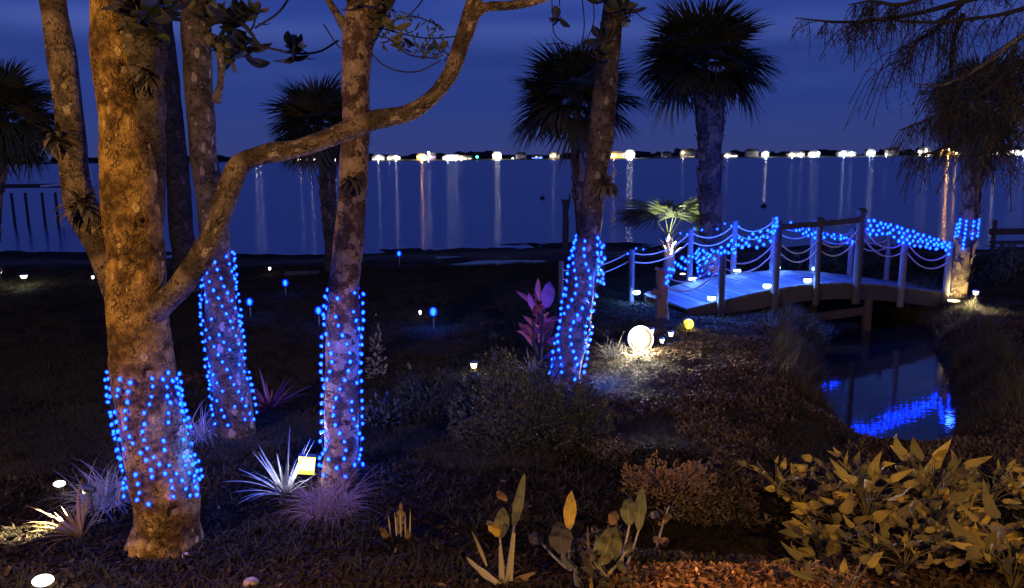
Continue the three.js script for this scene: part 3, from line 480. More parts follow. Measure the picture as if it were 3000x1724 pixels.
palm('tallest full-crowned palm beyond the footbridge', [4.261, 0.005, -16.4], [[4.275, -0.127, -16.4], [4.246, 0.442, -16.4], [4.206, 1.304, -16.4], [4.164, 2.485, -16.4], [4.123, 3.637, -16.4], [4.097, 4.122, -16.4]], [0.26, 0.23, 0.22, 0.24, 0.29, 0.2], [3.996, 4.404, -16.4], 1.36, 60, 301, { low: -0.4, lean: [-0.08, 0], boots: 150 });
palm('palm with a wide crown partly hidden behind the leaning trunk', [1.636, 0.153, -15.6], [[1.645, 0.028, -15.6], [1.607, 0.569, -15.6], [1.487, 1.227, -15.6], [1.415, 2.275, -15.6], [1.385, 3.064, -15.6], [1.375, 3.376, -15.6]], [0.24, 0.2, 0.18, 0.18, 0.19, 0.14], [1.31, 3.593, -15.6], 1.28, 50, 302, { low: -0.25, lean: [-0.2, 0], boots: 90 });
palm('slim palm left of the patchy trunk, dark round crown', [-4.101, 0.22, -17.6], [[-4.089, 0.098, -17.6], [-4.095, 0.732, -17.6], [-4.132, 1.831, -17.6], [-4.155, 2.64, -17.6], [-4.187, 3.261, -17.6]], [0.22, 0.18, 0.17, 0.18, 0.15], [-4.254, 3.349, -17.6], 1.12, 52, 303, { low: -0.75, lean: [-0.15, 0], boots: 60 });
palm('dark palm crown at the edge of view above the pier', [-8.98, 0.583, -13], [[-8.993, 0.478, -13], [-8.851, 1.271, -13], [-8.629, 2.281, -13], [-8.431, 3.069, -13]], [0.22, 0.18, 0.17, 0.17], [-8.362, 3.36, -13], 0.92, 50, 304, { low: -0.75, boots: 40 });
palm('palm wrapped in blue lights low down with an uplit base', [8.22, -0.009, -14], [[8.223, -0.123, -14], [8.225, 0.269, -14], [8.275, 1.307, -14], [8.295, 2.176, -14], [8.286, 3.026, -14], [8.281, 3.375, -14]], [0.21, 0.17, 0.14, 0.15, 0.17, 0.14], [8.278, 3.48, -14], 0.95, 44, 305, { low: -1.1, mats: [0, 1, 1, 2, 2], boots: 120 });
{ // young palm lit from below beyond the bridge
  const t = thing('young_palm', 'small young palm lit pale green from below, drooping fan leaves', 'palm', [3.551, 0.208, -17.2]), q = rng(310), c = V([3.508, 0.781, -17.2]);
  const tp = [[3.541, -0.113, -17.2], [3.529, 0.345, -17.2], [3.513, 0.618, -17.2], [3.507, 0.844, -17.2]];
  part('trunk', limb(tp, [0.16, 0.12, 0.11, 0.07], { radial: 16, lump: 0.2, seed: 311 }), M.boot, t);
  const at = sampler(tp, [0.16, 0.12, 0.11, 0.07]);
  for (let i = 0; i < 16; i++) { const y = lerp(tp[1][1] + 0.05, tp[3][1], i / 16), { c: p, r } = at(y), a = i * 2.4, d = new THREE.Vector3(Math.sin(a) * 0.6, 1, Math.cos(a) * 0.6); put('leaf_base', blade({ len: 0.26, width: 0.085, n: 4, arch: 0.25, fold: 0.4, profile: (u) => 1 - 0.45 * u }), M.boot, t, new THREE.Vector3(p.x + Math.sin(a) * r * 0.9, y - 0.05, p.z + Math.cos(a) * r * 0.9), aim(d, new THREE.Vector3(Math.sin(a), 0.2, Math.cos(a)))); }
  const fan = [0, 1, 2].map((k) => frondGeo(320 + k, { droop: 0.8 + 0.2 * k, petiole: 0.72, R: 0.62, n: 15, spread: 1.6, width: 0.05 }));
  for (const [a, e, s, m] of [[2.9, 1.05, 1.0, 0], [3.3, 0.75, 1.05, 0], [2.5, 0.95, 1.1, 0], [2.1, 1.2, 1.0, 1], [3.5, 1.25, 1.0, 1], [1.0, 1.3, 1.05, 1], [0.4, 1.15, 1.0, 1], [0.0, 0.95, 0.95, 1], [5.8, 1.0, 0.9, 1], [4.9, 1.2, 0.9, 1], [4.1, 1.0, 0.85, 1], [0.2, 0.7, 0.85, 1], [1.6, 1.0, 1.0, 1]]) {
    const d = new THREE.Vector3(Math.cos(a) * Math.cos(e), Math.sin(e), Math.sin(a) * Math.cos(e)).normalize(), side = d.clone().cross(UP).normalize(), up = side.clone().cross(d);
    put('frond', fan[(q() * 3) | 0], m ? M.palmYoung : M.palmLeaf[2], t, c, new THREE.Quaternion().setFromRotationMatrix(new THREE.Matrix4().makeBasis(d, up, d.clone().cross(up))), s * 0.95);
  }
}
{ // bare weeping tree whose twigs hang in from beyond the right edge
  const t = thing('weeping_tree', 'bare weeping tree with fine hanging twigs over the right sky', 'tree', [8.2, 0, -8.6]), q = rng(330);
  const O = V([4.723, 3.338, -8.2]), EX = V([5.139, 3.335, -8.2]).sub(O).multiplyScalar(0.01), EY = V([4.762, 2.933, -8.2]).sub(O).multiplyScalar(0.01);
  const P = (x, y, z = 8.2) => { const p = O.clone().addScaledVector(EX, x - 2400).addScaledVector(EY, y - 200); return [p.x, p.y, p.z + 8.2 - z]; };
  part('trunk', limb([[8.2, -0.2, -8.6], [8.15, 1.2, -8.5], [8.0, 2.6, -8.4], [7.9, 4.2, -8.3], [7.9, 5.4, -8.2]], [0.2, 0.16, 0.14, 0.11, 0.07], { radial: 16, seed: 331 }), M.limbPale, t);
  const limbs = [[[2900, -60], [2700, 20], [2534, 75], [2470, 110], [2390, 170], [2300, 215], [2230, 215]], [[2900, -200], [2650, -60], [2450, -10], [2250, 40], [2100, 55], [1980, 45]], [[2850, 100], [2700, 120], [2560, 160], [2480, 210], [2420, 300]], [[2880, -120], [2650, -30], [2480, 40], [2380, 60], [2240, 70], [2120, 62], [2070, 85]], [[2880, 60], [2720, 130], [2600, 240], [2540, 330], [2480, 370], [2380, 390]], [[2500, -60], [2420, 10], [2370, 60], [2310, 100], [2290, 160]], [[2700, 80], [2500, 150], [2390, 235], [2290, 285], [2190, 325]], [[2650, 150], [2480, 255], [2400, 325], [2310, 380], [2230, 375]], [[2440, 20], [2415, 90], [2408, 180], [2404, 260], [2402, 340]], [[2300, -60], [2250, 10], [2190, 30], [2130, 20], [2075, 30]]];
  const tw = [], lf = [];
  limbs.forEach((l, k) => {
    const z = 8.2 + 0.35 * (k % 3) - 0.3, pts = l.map(([x, y]) => P(x, y, z)), n = pts.length, c = new THREE.CatmullRomCurve3(pts.map(V));
    part('branch', limb(pts, pts.map((_, i) => lerp(k < 2 ? 0.045 : 0.03, 0.006, i / (n - 1))), { radial: 8, step: 0.12, lump: 0.2, seed: 340 + k }), k === 0 ? M.limbPale : M.twig, t);
    for (let i = 0; i < 75; i++) {
      const u = 0.2 + 0.75 * q(), a = c.getPoint(u), L = (0.25 + 1.25 * q() * q()) * (k > 5 ? 0.6 : 1), dx = (q() - 0.62) * L * 1.1, dz = (q() - 0.5) * L * 0.6, dn = k === 1 ? 0.35 : 0.65;
      const b = a.clone().add(new THREE.Vector3(dx * 0.6, -L * dn * 0.25, dz * 0.5)), e = a.clone().add(new THREE.Vector3(dx, -L * dn, dz));
      tw.push(tube([a, b, e], 0.0028 + 0.0016 * q(), 4, 6));
      const m = 3 + 6 * q();
      for (let j = 0; j < m; j++) { const s = a.clone().lerp(b, q()).lerp(e, q()), d = new THREE.Vector3(q() - 0.5, -q() * 0.8, q() - 0.5); tw.push(tube([s, s.clone().addScaledVector(d, 0.16 * q() + 0.04)], 0.0022, 3, 2)); if (q() < 0.45) lf.push(leafBig[0].clone().scale(0.02, 0.04 + 0.04 * q(), 0.03).applyQuaternion(aim(d, new THREE.Vector3(q(), q(), q()))).translate(s.x, s.y, s.z)); }
    }
  });
  tag(part('hanging_twigs', merged(tw), M.twig, t), null, null, null, 'stuff'); tag(part('dry_leaves', merged(lf), M.feather, t), null, null, null, 'stuff');
  // denser hanging sprays nearer the trunk
  const sp = [];
  for (let i = 0; i < 400; i++) {
    const u = q(), v = q(), x = 2350 + 330 * Math.sqrt(u) * 1.05, y = lerp(130 + (2534 - x) * 0.42, 430, v * v), p = V(P(x, y, 8 + 1.2 * q())), d = new THREE.Vector3((q() - 0.65) * 0.5, -1, (q() - 0.5) * 0.5).normalize(), L = 0.10 + 0.25 * q();
    for (let j = 0; j < 5; j++) { const s = p.clone().addScaledVector(d, L * j / 5), dd = d.clone().add(new THREE.Vector3(q() - 0.5, 0.2, q() - 0.5).multiplyScalar(1.4)); sp.push(leafBig[1].clone().scale(0.02, 0.05 + 0.06 * q(), 0.03).applyQuaternion(aim(dd, new THREE.Vector3(q() - 0.5, q() - 0.5, 1))).translate(s.x, s.y, s.z)); }
  }
  tag(part('hanging_foliage', merged(sp), M.feather, t), null, null, null, 'stuff');
}

// ---------- strings of blue lights ----------
const bulbGeo = mergeGeometries([new THREE.SphereGeometry(0.0118, 8, 6).scale(1, 1.3, 1), new THREE.SphereGeometry(0.0172, 8, 6).scale(1, 1.25, 1)], true);
const bulbMats = [M.bulbCore, M.bulbHalo];
const bulbQ = (q) => new THREE.Quaternion().setFromEuler(new THREE.Euler((q() - 0.5) * 1.2, q() * 6, (q() - 0.5) * 1.2));
// net of strings round a trunk between two heights; path(k, u, y) is the angle of string k (0 = towards the viewer), lists may stop early
function trunkNet(label, base, at, y0, y1, { strings, spacing, path, seed, skip = 0.05, size = 1, stretch = 0.008, jit = 0.05, extra = [] }) {
  const t = thing('net_lights', label, 'string lights', base), q = rng(seed), wires = [];
  const bulb = (p) => put('bulb', bulbGeo, bulbMats, t, p, bulbQ(q), size * (0.9 + 0.25 * q()));
  for (let k = 0; k < strings; k++) {
    const pts = [], n = Math.round((y1 - y0) / spacing);
    for (let i = 0; i <= n; i++) {
      const u = i / n, y = lerp(y0, y1, u) + (q() - 0.5) * spacing * jit * 4 + spacing * 0.4 * (k % 2), { c, r } = at(y), a = path(k, u, y) + (q() - 0.5) * jit, R = r * 1.06 + stretch + 0.006 * q();
      const p = new THREE.Vector3(c.x + Math.sin(a) * R, y, c.z + Math.cos(a) * R); pts.push(p);
      if (q() > skip) bulb(p.clone().add(new THREE.Vector3(Math.sin(a), 0, Math.cos(a)).multiplyScalar(0.012)));
    }
    wires.push(tube(pts, 0.0025, 4, pts.length * 2));
  }
  for (const e of extra) { wires.push(tube(e.map(V), 0.0025, 4, 10)); for (const p of e) bulb(V(p)); }
  part('cable', merged(wires), M.wire, t);
  return t;
}
const topY = (x, y, z) => 0;
trunkNet('blue net lights round the foot of the thick orange tree', [-2.43, 0, -4.99], trunks.t1, [-2.313, 0.391, -4.8][1], [-2.373, 1.202, -4.8][1], {
  strings: 14, spacing: 0.056, seed: 401, skip: 0.16, jit: 0.08, size: 0.8, path: (k, u, y) => (k / 14) * 6.283 + 0.22 * Math.sin(u * 7 + k) + 0.12 * Math.sin(k * 3.1), extra: [[[-2.203, 1.191, -4.9], [-2.203, 1.136, -4.9], [-2.201, 1.089, -4.9], [-2.194, 1.019, -4.9], [-2.187, 0.969, -4.9]], [[-2.137, 0.674, -4.85], [-2.126, 0.617, -4.85], [-2.119, 0.538, -4.85], [-2.117, 0.461, -4.85], [-2.114, 0.404, -4.85]]] });
trunkNet('blue net lights slanting up the leaning grey trunk', [-2.63, 0, -7], trunks.t2, [-2.544, 0.199, -6.85][1], [-2.597, 1.755, -6.85][1], {
  strings: 9, spacing: 0.074, seed: 402, size: 0.88, path: (k, u) => (k / 9) * 6.283 - u * 3.4 + 0.12 * Math.sin(u * 9 + k * 2), extra: [[[-2.469, 1.165, -6.85], [-2.465, 1.124, -6.85]], [[-2.809, 1.831, -6.9], [-2.803, 1.813, -6.9]]] });
trunkNet('blue net lights in wavy lines up the patchy upright trunk', [-1.4, 0, -5.95], trunks.t3, [-1.367, 0.123, -5.8][1], [-1.29, 1.557, -5.8][1], {
  strings: 7, spacing: 0.072, seed: 403, jit: 0.025, size: 0.9, path: (k, u) => (k / 7) * 6.283 + 0.2 + 0.4 * Math.sin(u * 11 + 0.6) + (u < 0.2 ? 0.35 * Math.sin(k * 2 + u * 40) : 0) });
trunkNet('blue net lights wound down the dark trunk beside the bridge path', [0.61, 0, -8.7], trunks.t4, [0.58, 0.106, -8.5][1], [0.812, 1.682, -8.5][1], {
  strings: 7, spacing: 0.084, seed: 404, jit: 0.03, size: 1.2, path: (k, u) => (k / 7) * 6.283 + 0.1 + 0.42 * Math.sin(u * 10 + 1.2), extra: [[[0.995, 1.65, -8.7], [1.015, 1.535, -8.7], [1.025, 1.42, -8.7], [1.022, 1.318, -8.7], [1.009, 1.202, -8.7]], [[0.964, 1.622, -8.75], [0.984, 1.46, -8.75], [0.986, 1.32, -8.75], [1.043, 1.226, -8.75]], [[1.044, 1.611, -8.72], [1.055, 1.463, -8.72], [1.043, 1.287, -8.72], [1.049, 1.175, -8.72]]] });
{ const s = sampler([[4.265, -0.083, -16.4], [4.246, 0.442, -16.4], [4.206, 1.304, -16.4]], [0.24, 0.23, 0.22]);
  trunkNet('blue net lights round the foot of the tallest palm behind the bridge', [4.261, 0.005, -16.4], s, [4.21, 0.019, -16.2][1], [4.189, 0.597, -16.2][1], { strings: 11, spacing: 0.13, seed: 405, size: 1.7, path: (k, u) => (k / 11) * 6.283 + u }); }
{ const s = sampler([[8.223, -0.123, -14], [8.225, 0.269, -14], [8.275, 1.307, -14], [8.27, 1.526, -14]], [0.21, 0.17, 0.14, 0.14]);
  trunkNet('small patch of blue net lights on the right palm trunk', [8.26, 0, -14], s, [8.25, 1.112, -13.9][1], [8.223, 1.403, -13.9][1], { strings: 9, spacing: 0.075, seed: 406, size: 1.7, skip: 0.02, path: (k) => (k / 9) * 6.283, extra: [[[8.126, 1.069, -13.83], [8.12, 0.998, -13.82], [8.119, 0.925, -13.82]]] }); }
// the blue light that the many small bulbs of each net throw together
for (const [x, y, z, I] of [[[-2.825, 0.628, -4.98], 1.5], [[-2.062, 0.671, -5], 1.5], [[-2.214, 0.978, -4.55], 0.5], [[-2.869, 0.582, -6.85], 1.4], [[-2.336, 0.755, -6.9], 1.4], [[-2.88, 1.373, -6.85], 1.0], [[-2.599, 0.972, -6.65], 0.8], [[-1.633, 0.418, -5.9], 1.0], [[-1.109, 0.395, -5.95], 1.0], [[-1.308, 0.783, -5.6], 0.6], [[-1.287, 1.221, -5.6], 0.6], [[-1.074, 1.079, -5.9], 0.8], [[0.328, 0.298, -8.5], 1.0], [[1.055, 0.305, -8.45], 2.6], [[0.675, 0.806, -8.3], 0.8], [[1.049, 1.22, -8.5], 1.4], [[0.72, 1.47, -8.35], 0.6], [[4.055, 0.34, -15.9], 2.4], [[7.983, 1.247, -13.5], 1.2]].map(([p, I]) => [...p, I])) pointLight([x, y, z], BLUE, I, 4, 'net_glow');

// ---------- the arched footbridge ----------
const BS = new THREE.Vector3(2.383, 0, -12.284), BU = new THREE.Vector3(0.95908, 0, -0.28315), BV = new THREE.Vector3(-0.28315, 0, -0.95908);
const bridgeAt = (s, o, y) => BS.clone().addScaledVector(BU, s).addScaledVector(BV, o).setY(y);
const deckY = (s) => 0.03 + 0.38 * Math.pow(Math.max(0, Math.sin(Math.PI * clamp((s + 0.25) / 6.5, 0, 1))), 1.25);
{
  const t = thing('footbridge', 'arched wooden footbridge with rope rails over the dark creek', 'footbridge', [BS.x, 0, BS.z]), q = rng(420);
  const yaw = new THREE.Quaternion().setFromAxisAngle(UP, Math.atan2(-BU.z, BU.x)), plank = new THREE.BoxGeometry(0.132, 0.035, 1.62);
  { const p = plank.attributes.uv; for (let i = 0; i < p.count; i++) p.setXY(i, p.getX(i) * 0.3, p.getY(i) * 1.6); }
  for (let s = 0.55; s < 6.3; s += 0.142) { const sl = (deckY(s + 0.07) - deckY(s - 0.07)) / 0.14, m = put('plank', plank, M.wood[(q() * 3) | 0], t, bridgeAt(s, 0.75, deckY(s) + (q() - 0.5) * 0.005), yaw.clone().multiply(new THREE.Quaternion().setFromEuler(new THREE.Euler((q() - 0.5) * 0.004, (q() - 0.5) * 0.012, Math.atan(sl))))); }
  for (const o of [0.0, 1.5]) { // arched beams under the deck edges
    const pos = [], idx = [], n = 40, uv = [];
    for (let i = 0; i <= n; i++) { const s = lerp(0.5, 6.4, i / n); for (const [oo, dy] of [[o - 0.05, -0.02], [o + 0.05, -0.02], [o + 0.05, -0.27], [o - 0.05, -0.27]]) { const p = bridgeAt(s, oo, deckY(s) + dy); pos.push(p.x, p.y, p.z); uv.push(dy * 4, s); } }
    for (let i = 0; i < n; i++) for (let k = 0; k < 4; k++) { const a = i * 4 + k, b = i * 4 + (k + 1) % 4; idx.push(a, b, a + 4, b, b + 4, a + 4); }
    part('beam', fromArrays(pos, idx, uv).toNonIndexed(), M.woodDark, t).geometry.computeVertexNormals();
  }
  const post = (s, o, y0, y1, r, mat = M.wood[0]) => { const p = bridgeAt(s, o, 0); const g = new THREE.CylinderGeometry(r * 0.94, r, y1 - y0, 14, 6), a = g.attributes.position; for (let i = 0; i < a.count; i++) { const w = 1 + 0.07 * noise(a.getX(i) * 20 + s * 9, a.getY(i) * 3, a.getZ(i) * 20); a.setX(i, a.getX(i) * w); a.setZ(i, a.getZ(i) * w); } return part('post', g.translate(p.x, (y0 + y1) / 2, p.z), mat, t); };
  const near = [[1.07, 1.14, 0.062], [2.1, 1.53, 0.062], [2.91, 1.5, 0.055], [3.74, 1.6, 0.072], [4.7, 1.28, 0.06], [5.7, 1.05, 0.06]], far = [[0.25, 0.95], [1.43, 1.28], [2.35, 1.4], [3.2, 1.44], [4.1, 1.36], [5.0, 1.18], [5.9, 1.0]];
  for (const [s, y, r] of near) post(s, -0.09, deckY(s) - (s > 1.5 && s < 5.5 ? 0.34 : 0.25), y, r, s < 4.5 ? M.woodDark : M.wood[1]);
  for (const [s, y] of far) post(s, 1.59, deckY(s) - 0.3, y, 0.055, M.wood[0]);
  post(-1.05, 1.75, -0.1, 0.78, 0.05, M.wood[2]);
  for (const [s, o] of [[2.2, 0.02], [2.2, 1.48], [4.1, 0.02], [4.1, 1.48]]) { const p = bridgeAt(s, o, 0); part('pile', cyl([p.x, -1.4, p.z], 0.085, 0.08, 1.4 + deckY(s) - 0.05, 12), M.woodDark, t); }
  for (const o of [0.02, 1.48]) part('brace', bar(bridgeAt(2.2, o, -0.22).toArray(), bridgeAt(4.1, o, -0.12).toArray(), 0.05, 0.14), M.woodDark, t);
  part('handrail', bar(bridgeAt(2.1, -0.09, 1.43).toArray(), bridgeAt(2.91, -0.09, 1.455).toArray(), 0.075, 0.085), M.woodDark, t);
  part('handrail', bar(bridgeAt(2.91, -0.09, 1.457).toArray(), bridgeAt(3.74, -0.09, 1.5).toArray(), 0.075, 0.085), M.woodDark, t);
  { const p = bridgeAt(3.74, -0.09, 0); part('post_cap', new THREE.SphereGeometry(0.09, 14, 10).scale(1, 0.75, 1).translate(p.x, 1.64, p.z), M.woodDark, t); const p2 = bridgeAt(2.91, -0.09, 0); part('post_cap', new THREE.SphereGeometry(0.075, 14, 10).scale(1, 0.6, 1).translate(p2.x, 1.53, p2.z), M.woodDark, t); }
  const swag = (a, b, sag) => { const pts = []; for (let i = 0; i <= 8; i++) { const u = i / 8, p = a.clone().lerp(b, u); p.y -= sag * 4 * u * (1 - u); pts.push(p); } return tube(pts, 0.0125, 6, 24); };
  const rope = (s0, y0, s1, y1, o, g) => { part('rope', swag(bridgeAt(s0, o, y0), bridgeAt(s1, o, y1), g), M.rope, t); part('rope', swag(bridgeAt(s0, o, y0 - 0.16), bridgeAt(s1, o, y1 - 0.16), g * 0.95), M.rope, t); };
  rope(0.05, 0.72, 1.07, 1.0, -0.09, 0.24);
  for (let i = 0; i < near.length - 1; i++) rope(near[i][0], near[i][1] - (i === 1 || i === 2 ? 0.3 : 0.16), near[i + 1][0], near[i + 1][1] - (i === 1 || i === 0 ? 0.3 : 0.2), -0.09, 0.24);
  for (let i = 0; i < far.length - 1; i++) rope(far[i][0], far[i][1] - 0.06, far[i + 1][0], far[i + 1][1] - 0.06, 1.59, 0.17);
  rope(-1.05, 0.62, 0.25, 0.9, 1.67, 0.1);
}
{ // carved stump that ends the near rail
  const p = bridgeAt(0, -0.09, 0), t = thing('rail_stump', 'rough reddish stump post where the near bridge rail starts', 'post', [p.x, 0, p.z]), h = (y) => [p.x, y, p.z];
  part('trunk', limb([h(-0.15), h(0.1), h(0.35), h(0.55), h(0.75), h(0.84)], [0.13, 0.11, 0.085, 0.1, 0.11, 0.07], { radial: 18, step: 0.03, lump: 0.35, freq: 9, seed: 425 }), M.woodRed, t);
  part('branch', limb([[p.x - 0.03, 0.4, p.z + 0.05], [p.x - 0.14, 0.5, p.z + 0.09], [p.x - 0.17, 0.44, p.z + 0.1]], [0.05, 0.045, 0.03], { radial: 10, seed: 426 }), M.woodRed, t);
  part('branch', limb([[p.x - 0.02, 0.78, p.z], [p.x - 0.13, 0.86, p.z + 0.02]], [0.04, 0.025], { radial: 8, seed: 427 }), M.woodRed, t);
}
// flat nets of blue lights hung along the rails
function railNet(label, pts, drop, rows, spacing, seed, size, o, skip = 0.06) {
  const a = bridgeAt(pts[0][0], o, pts[0][1]), t = thing('net_lights', label, 'string lights', [a.x, a.y, a.z]), q = rng(seed), c = new THREE.CatmullRomCurve3(pts.map(([s, y]) => bridgeAt(s, o, y)), false, 'centripetal'), L = c.getLength(), n = Math.round(L / spacing), wires = [];
  for (let r = 0; r < rows; r++) {
    const line = [];
    for (let i = 0; i <= n; i++) { const p = c.getPointAt(clamp((i + 0.5 * (r % 2)) / n, 0, 1)); p.y -= drop * (r / Math.max(1, rows - 1)) * (0.75 + 0.5 * noise(i * 0.4, seed)) + 0.03 * q(); p.addScaledVector(BV, -0.03 - 0.04 * q()); line.push(p); if (q() > skip) put('bulb', bulbGeo, bulbMats, t, p, bulbQ(q), size * (0.85 + 0.3 * q())); }
    wires.push(tube(line, 0.003, 4, n * 2));
  }
  part('cable', merged(wires), M.wire, t); return t;
}
railNet('blue net lights drooping along the rising near rail of the footbridge', [[0.0, 0.74], [0.1, 0.92], [0.39, 1.06], [1.03, 1.22], [1.55, 1.37], [1.89, 1.44], [1.99, 1.6]], 0.23, 4, 0.135, 431, 1.75, -0.15, 0.12);
railNet('blue net lights along the descending near rail, densest and widest band', [[3.8, 1.52], [4.2, 1.43], [4.64, 1.31], [5.1, 1.18], [5.57, 1.05]], 0.27, 4, 0.125, 432, 1.75, -0.15, 0.03);
railNet('blue net lights on the far rail glimpsed between the crown posts', [[3.5, 1.34], [3.8, 1.24], [4.1, 1.14], [4.5, 1.08], [4.95, 1.0]], 0.13, 3, 0.15, 433, 1.75, 1.55);
railNet('sparse faint blue lights along the far rail beside the young palm', [[-0.6, 0.85], [0.25, 0.98], [0.9, 1.14], [1.43, 1.3], [1.9, 1.36], [2.4, 1.42]], 0.1, 2, 0.32, 434, 1.2, 1.6, 0.3);
for (const [s, o, y, I] of [[0.7, 0.4, 0.8, 3], [1.4, 0.5, 0.95, 3.6], [2.1, 0.6, 1.1, 3.4], [2.9, 0.8, 1.2, 2.6]]) pointLight(bridgeAt(s, o, y).toArray(), BLUE, I * 4, 4, 'net_glow');

// ---------- small garden lamps ----------
function deckLamp(s, o, label, I = 1.3) {
  const p = bridgeAt(s, o, deckY(s) + 0.03), t = thing('deck_lamp', label, 'lamp', p.toArray(), 'lamps on the bridge posts');
  part('housing', box(p.x - 0.05, p.x + 0.05, p.y + 0.085, p.y + 0.105, p.z - 0.035, p.z + 0.035), M.black, t);
  part('back_plate', box(p.x - 0.045, p.x + 0.045, p.y + 0.0, p.y + 0.085, p.z - 0.034, p.z - 0.026), M.black, t);
  part('lamp', new THREE.SphereGeometry(0.072, 12, 8).scale(1, 0.62, 0.7).translate(p.x, p.y + 0.05, p.z), M.lampCool, t);
  pointLight([p.x, p.y + 0.055, p.z], new THREE.Color().setRGB(0.16, 0.36, 1), I * 3, 2, 'deck_light');
}
deckLamp(0.95, 0.0, 'blue-white lamp at the foot of the first tall near post, nearest the viewer');
deckLamp(2.0, 0.0, 'blue-white lamp at the foot of the second near post');
deckLamp(2.8, 0.0, 'blue-white lamp at the foot of the third near post, left of the crown post');
deckLamp(0.3, 1.47, 'blue-white lamp at the foot of the far rail post nearest the stump');
deckLamp(1.43, 1.47, 'blue-white lamp at the second far post, under the drooping net');
deckLamp(2.36, 1.47, 'blue-white lamp at the third far post, wide and bright');
deckLamp(3.22, 1.47, 'blue-white lamp at the fourth far post, seen beside the second near post');
deckLamp(4.1, 1.47, 'blue-white lamp at the fifth far post, glimpsed left of the crown post', 0.15);
function pathLamp(p, label, { h = 0.3, r = 0.06, mat = M.lampWhite, I = 0.5, color = [1, 0.9, 0.7], top = false, down = false } = {}) {
  const y = land(p[0], p[2]), t = thing('path_lamp', label, 'path lamp', [p[0], y, p[2]], 'solar path lamps');
  part('stake', cyl([p[0], y - 0.05, p[2]], 0.006, 0.006, h, 6), M.black, t);
  if (!top) part('lamp', new THREE.CylinderGeometry(r * 0.75, r * 0.5, 0.06, 14).translate(p[0], y + h - 0.03, p[2]), mat, t);
  if (top) part('dome', new THREE.SphereGeometry(r, 18, 10).scale(1, 0.5, 0.8).translate(p[0], y + h - 0.01, p[2]), mat, t);
  else part('lid', new THREE.CylinderGeometry(r * 0.3, r * 1.1, 0.02, 16).translate(p[0], y + h + 0.012, p[2]), M.metal, t);
  if (I && down) spotLight([p[0], y + h - 0.065, p[2]], [p[0], y - 1, p[2] + 0.2], new THREE.Color().setRGB(...color), I, 1.3, 0.4, 1.5, 'path_light');
  else if (I) pointLight([p[0], y + h - 0.03, p[2]], new THREE.Color().setRGB(...color), I, 1.5, 'path_light');
}
pathLamp([-2.859, 0, -4.318], 'white glowing lamp head nearest the viewer, cut by the bottom edge', { h: 0.1, r: 0.062, top: true, I: 0.06, mat: M.lampWhite });
pathLamp([-3.577, 0, -5.741], 'small oval white lamp behind the dry strap-leaved plant', { h: 0.1, r: 0.045, top: true, I: 0.03 });
pathLamp([-10.035, 0, -15.729], 'white path lamp with a pool of light on the dark left lawn', { h: 0.28, r: 0.09, I: 0.9, color: [1, 0.95, 0.85] });
pathLamp([-10.774, 0, -16.07], 'white path lamp cut by the left edge of the lawn', { h: 0.32, r: 0.09, I: 0.25 });
pathLamp([-8.661, 0, -15.807], 'faint tiny path lamp just left of the orange trunk', { h: 0.22, r: 0.035, I: 0 });
pathLamp([-0.465, 0, -8.98], 'warm white lantern-shaped path lamp lighting a leafy clump', { h: 0.2, r: 0.055, I: 0.35, color: [1, 0.9, 0.55], mat: M.lampWarm });
pathLamp([-1.519, 0, -12.515], 'tiny white lamp left of the large blue globe lamp', { h: 0.14, r: 0.028, I: 0.02 });
pathLamp([-5.52, 0, -17.466], 'faint speck of a lamp left of the pale step', { h: 0.2, r: 0.04, I: 0.02 });
pathLamp([7.732, 0, -12.682], 'white path lamp over a bright grass patch right of the bridge', { h: 0.34, r: 0.06, I: 11, color: [1, 0.82, 0.58], down: true });
pathLamp([2.03, 0, -11.008], 'small white lamp close behind the floodlight', { h: 0.12, r: 0.05, I: 0.1 });
pathLamp([2.245, 0, -10.674], 'small white lamp right of the floodlight', { h: 0.1, r: 0.045, I: 0.1 });
pathLamp([2.057, 0, -10.35], 'low white lamp beside a pebble right of the floodlight', { h: 0.08, r: 0.04, I: 0.08 });
function blueLamp(p, label, { h = 0.35, r = 0.05, I = 0.4 } = {}) {
  const y = land(p[0], p[2]), t = thing('blue_globe_lamp', label, 'globe lamp', [p[0], y, p[2]], 'blue globe lamps on stakes');
  part('stake', cyl([p[0], y - 0.05, p[2]], 0.011, 0.011, h, 8), M.metal, t); part('collar', cyl([p[0], y + h - r * 1.5, p[2]], 0.03, 0.035, r * 0.5, 10), M.black, t);
  part('globe', mergeGeometries([new THREE.SphereGeometry(r * 0.55, 12, 10).scale(1, 1.6, 1), new THREE.SphereGeometry(r, 14, 10).scale(1, 1.25, 1)], true).translate(p[0], y + h, p[2]), bulbMats, t);
  if (I) pointLight([p[0], y + h, p[2]], BLUE, I, 3, 'blue_light');
}
blueLamp([-1.216, 0, -11.678], 'largest blue globe lamp with a glow on the grass below', { h: 0.3, r: 0.06, I: 2.2 });
blueLamp([-3.022, 0, -11.837], 'blue globe lamp just left of the patchy trunk', { h: 0.28, r: 0.055, I: 0.6 });
blueLamp([-4.341, 0, -12.57], 'blue globe lamp right of the slanting lights below a pale patch', { h: 0.28, r: 0.055, I: 0.5 });
blueLamp([-4.445, 0, -14.969], 'blue globe lamp alone on the dark lawn between two lit trunks', { h: 0.26, r: 0.06, I: 0.3 });
blueLamp([-2.881, 0, -19.659], 'farthest blue globe lamp near the dark shoreline', { h: 0.3, r: 0.06, I: 0.2 });
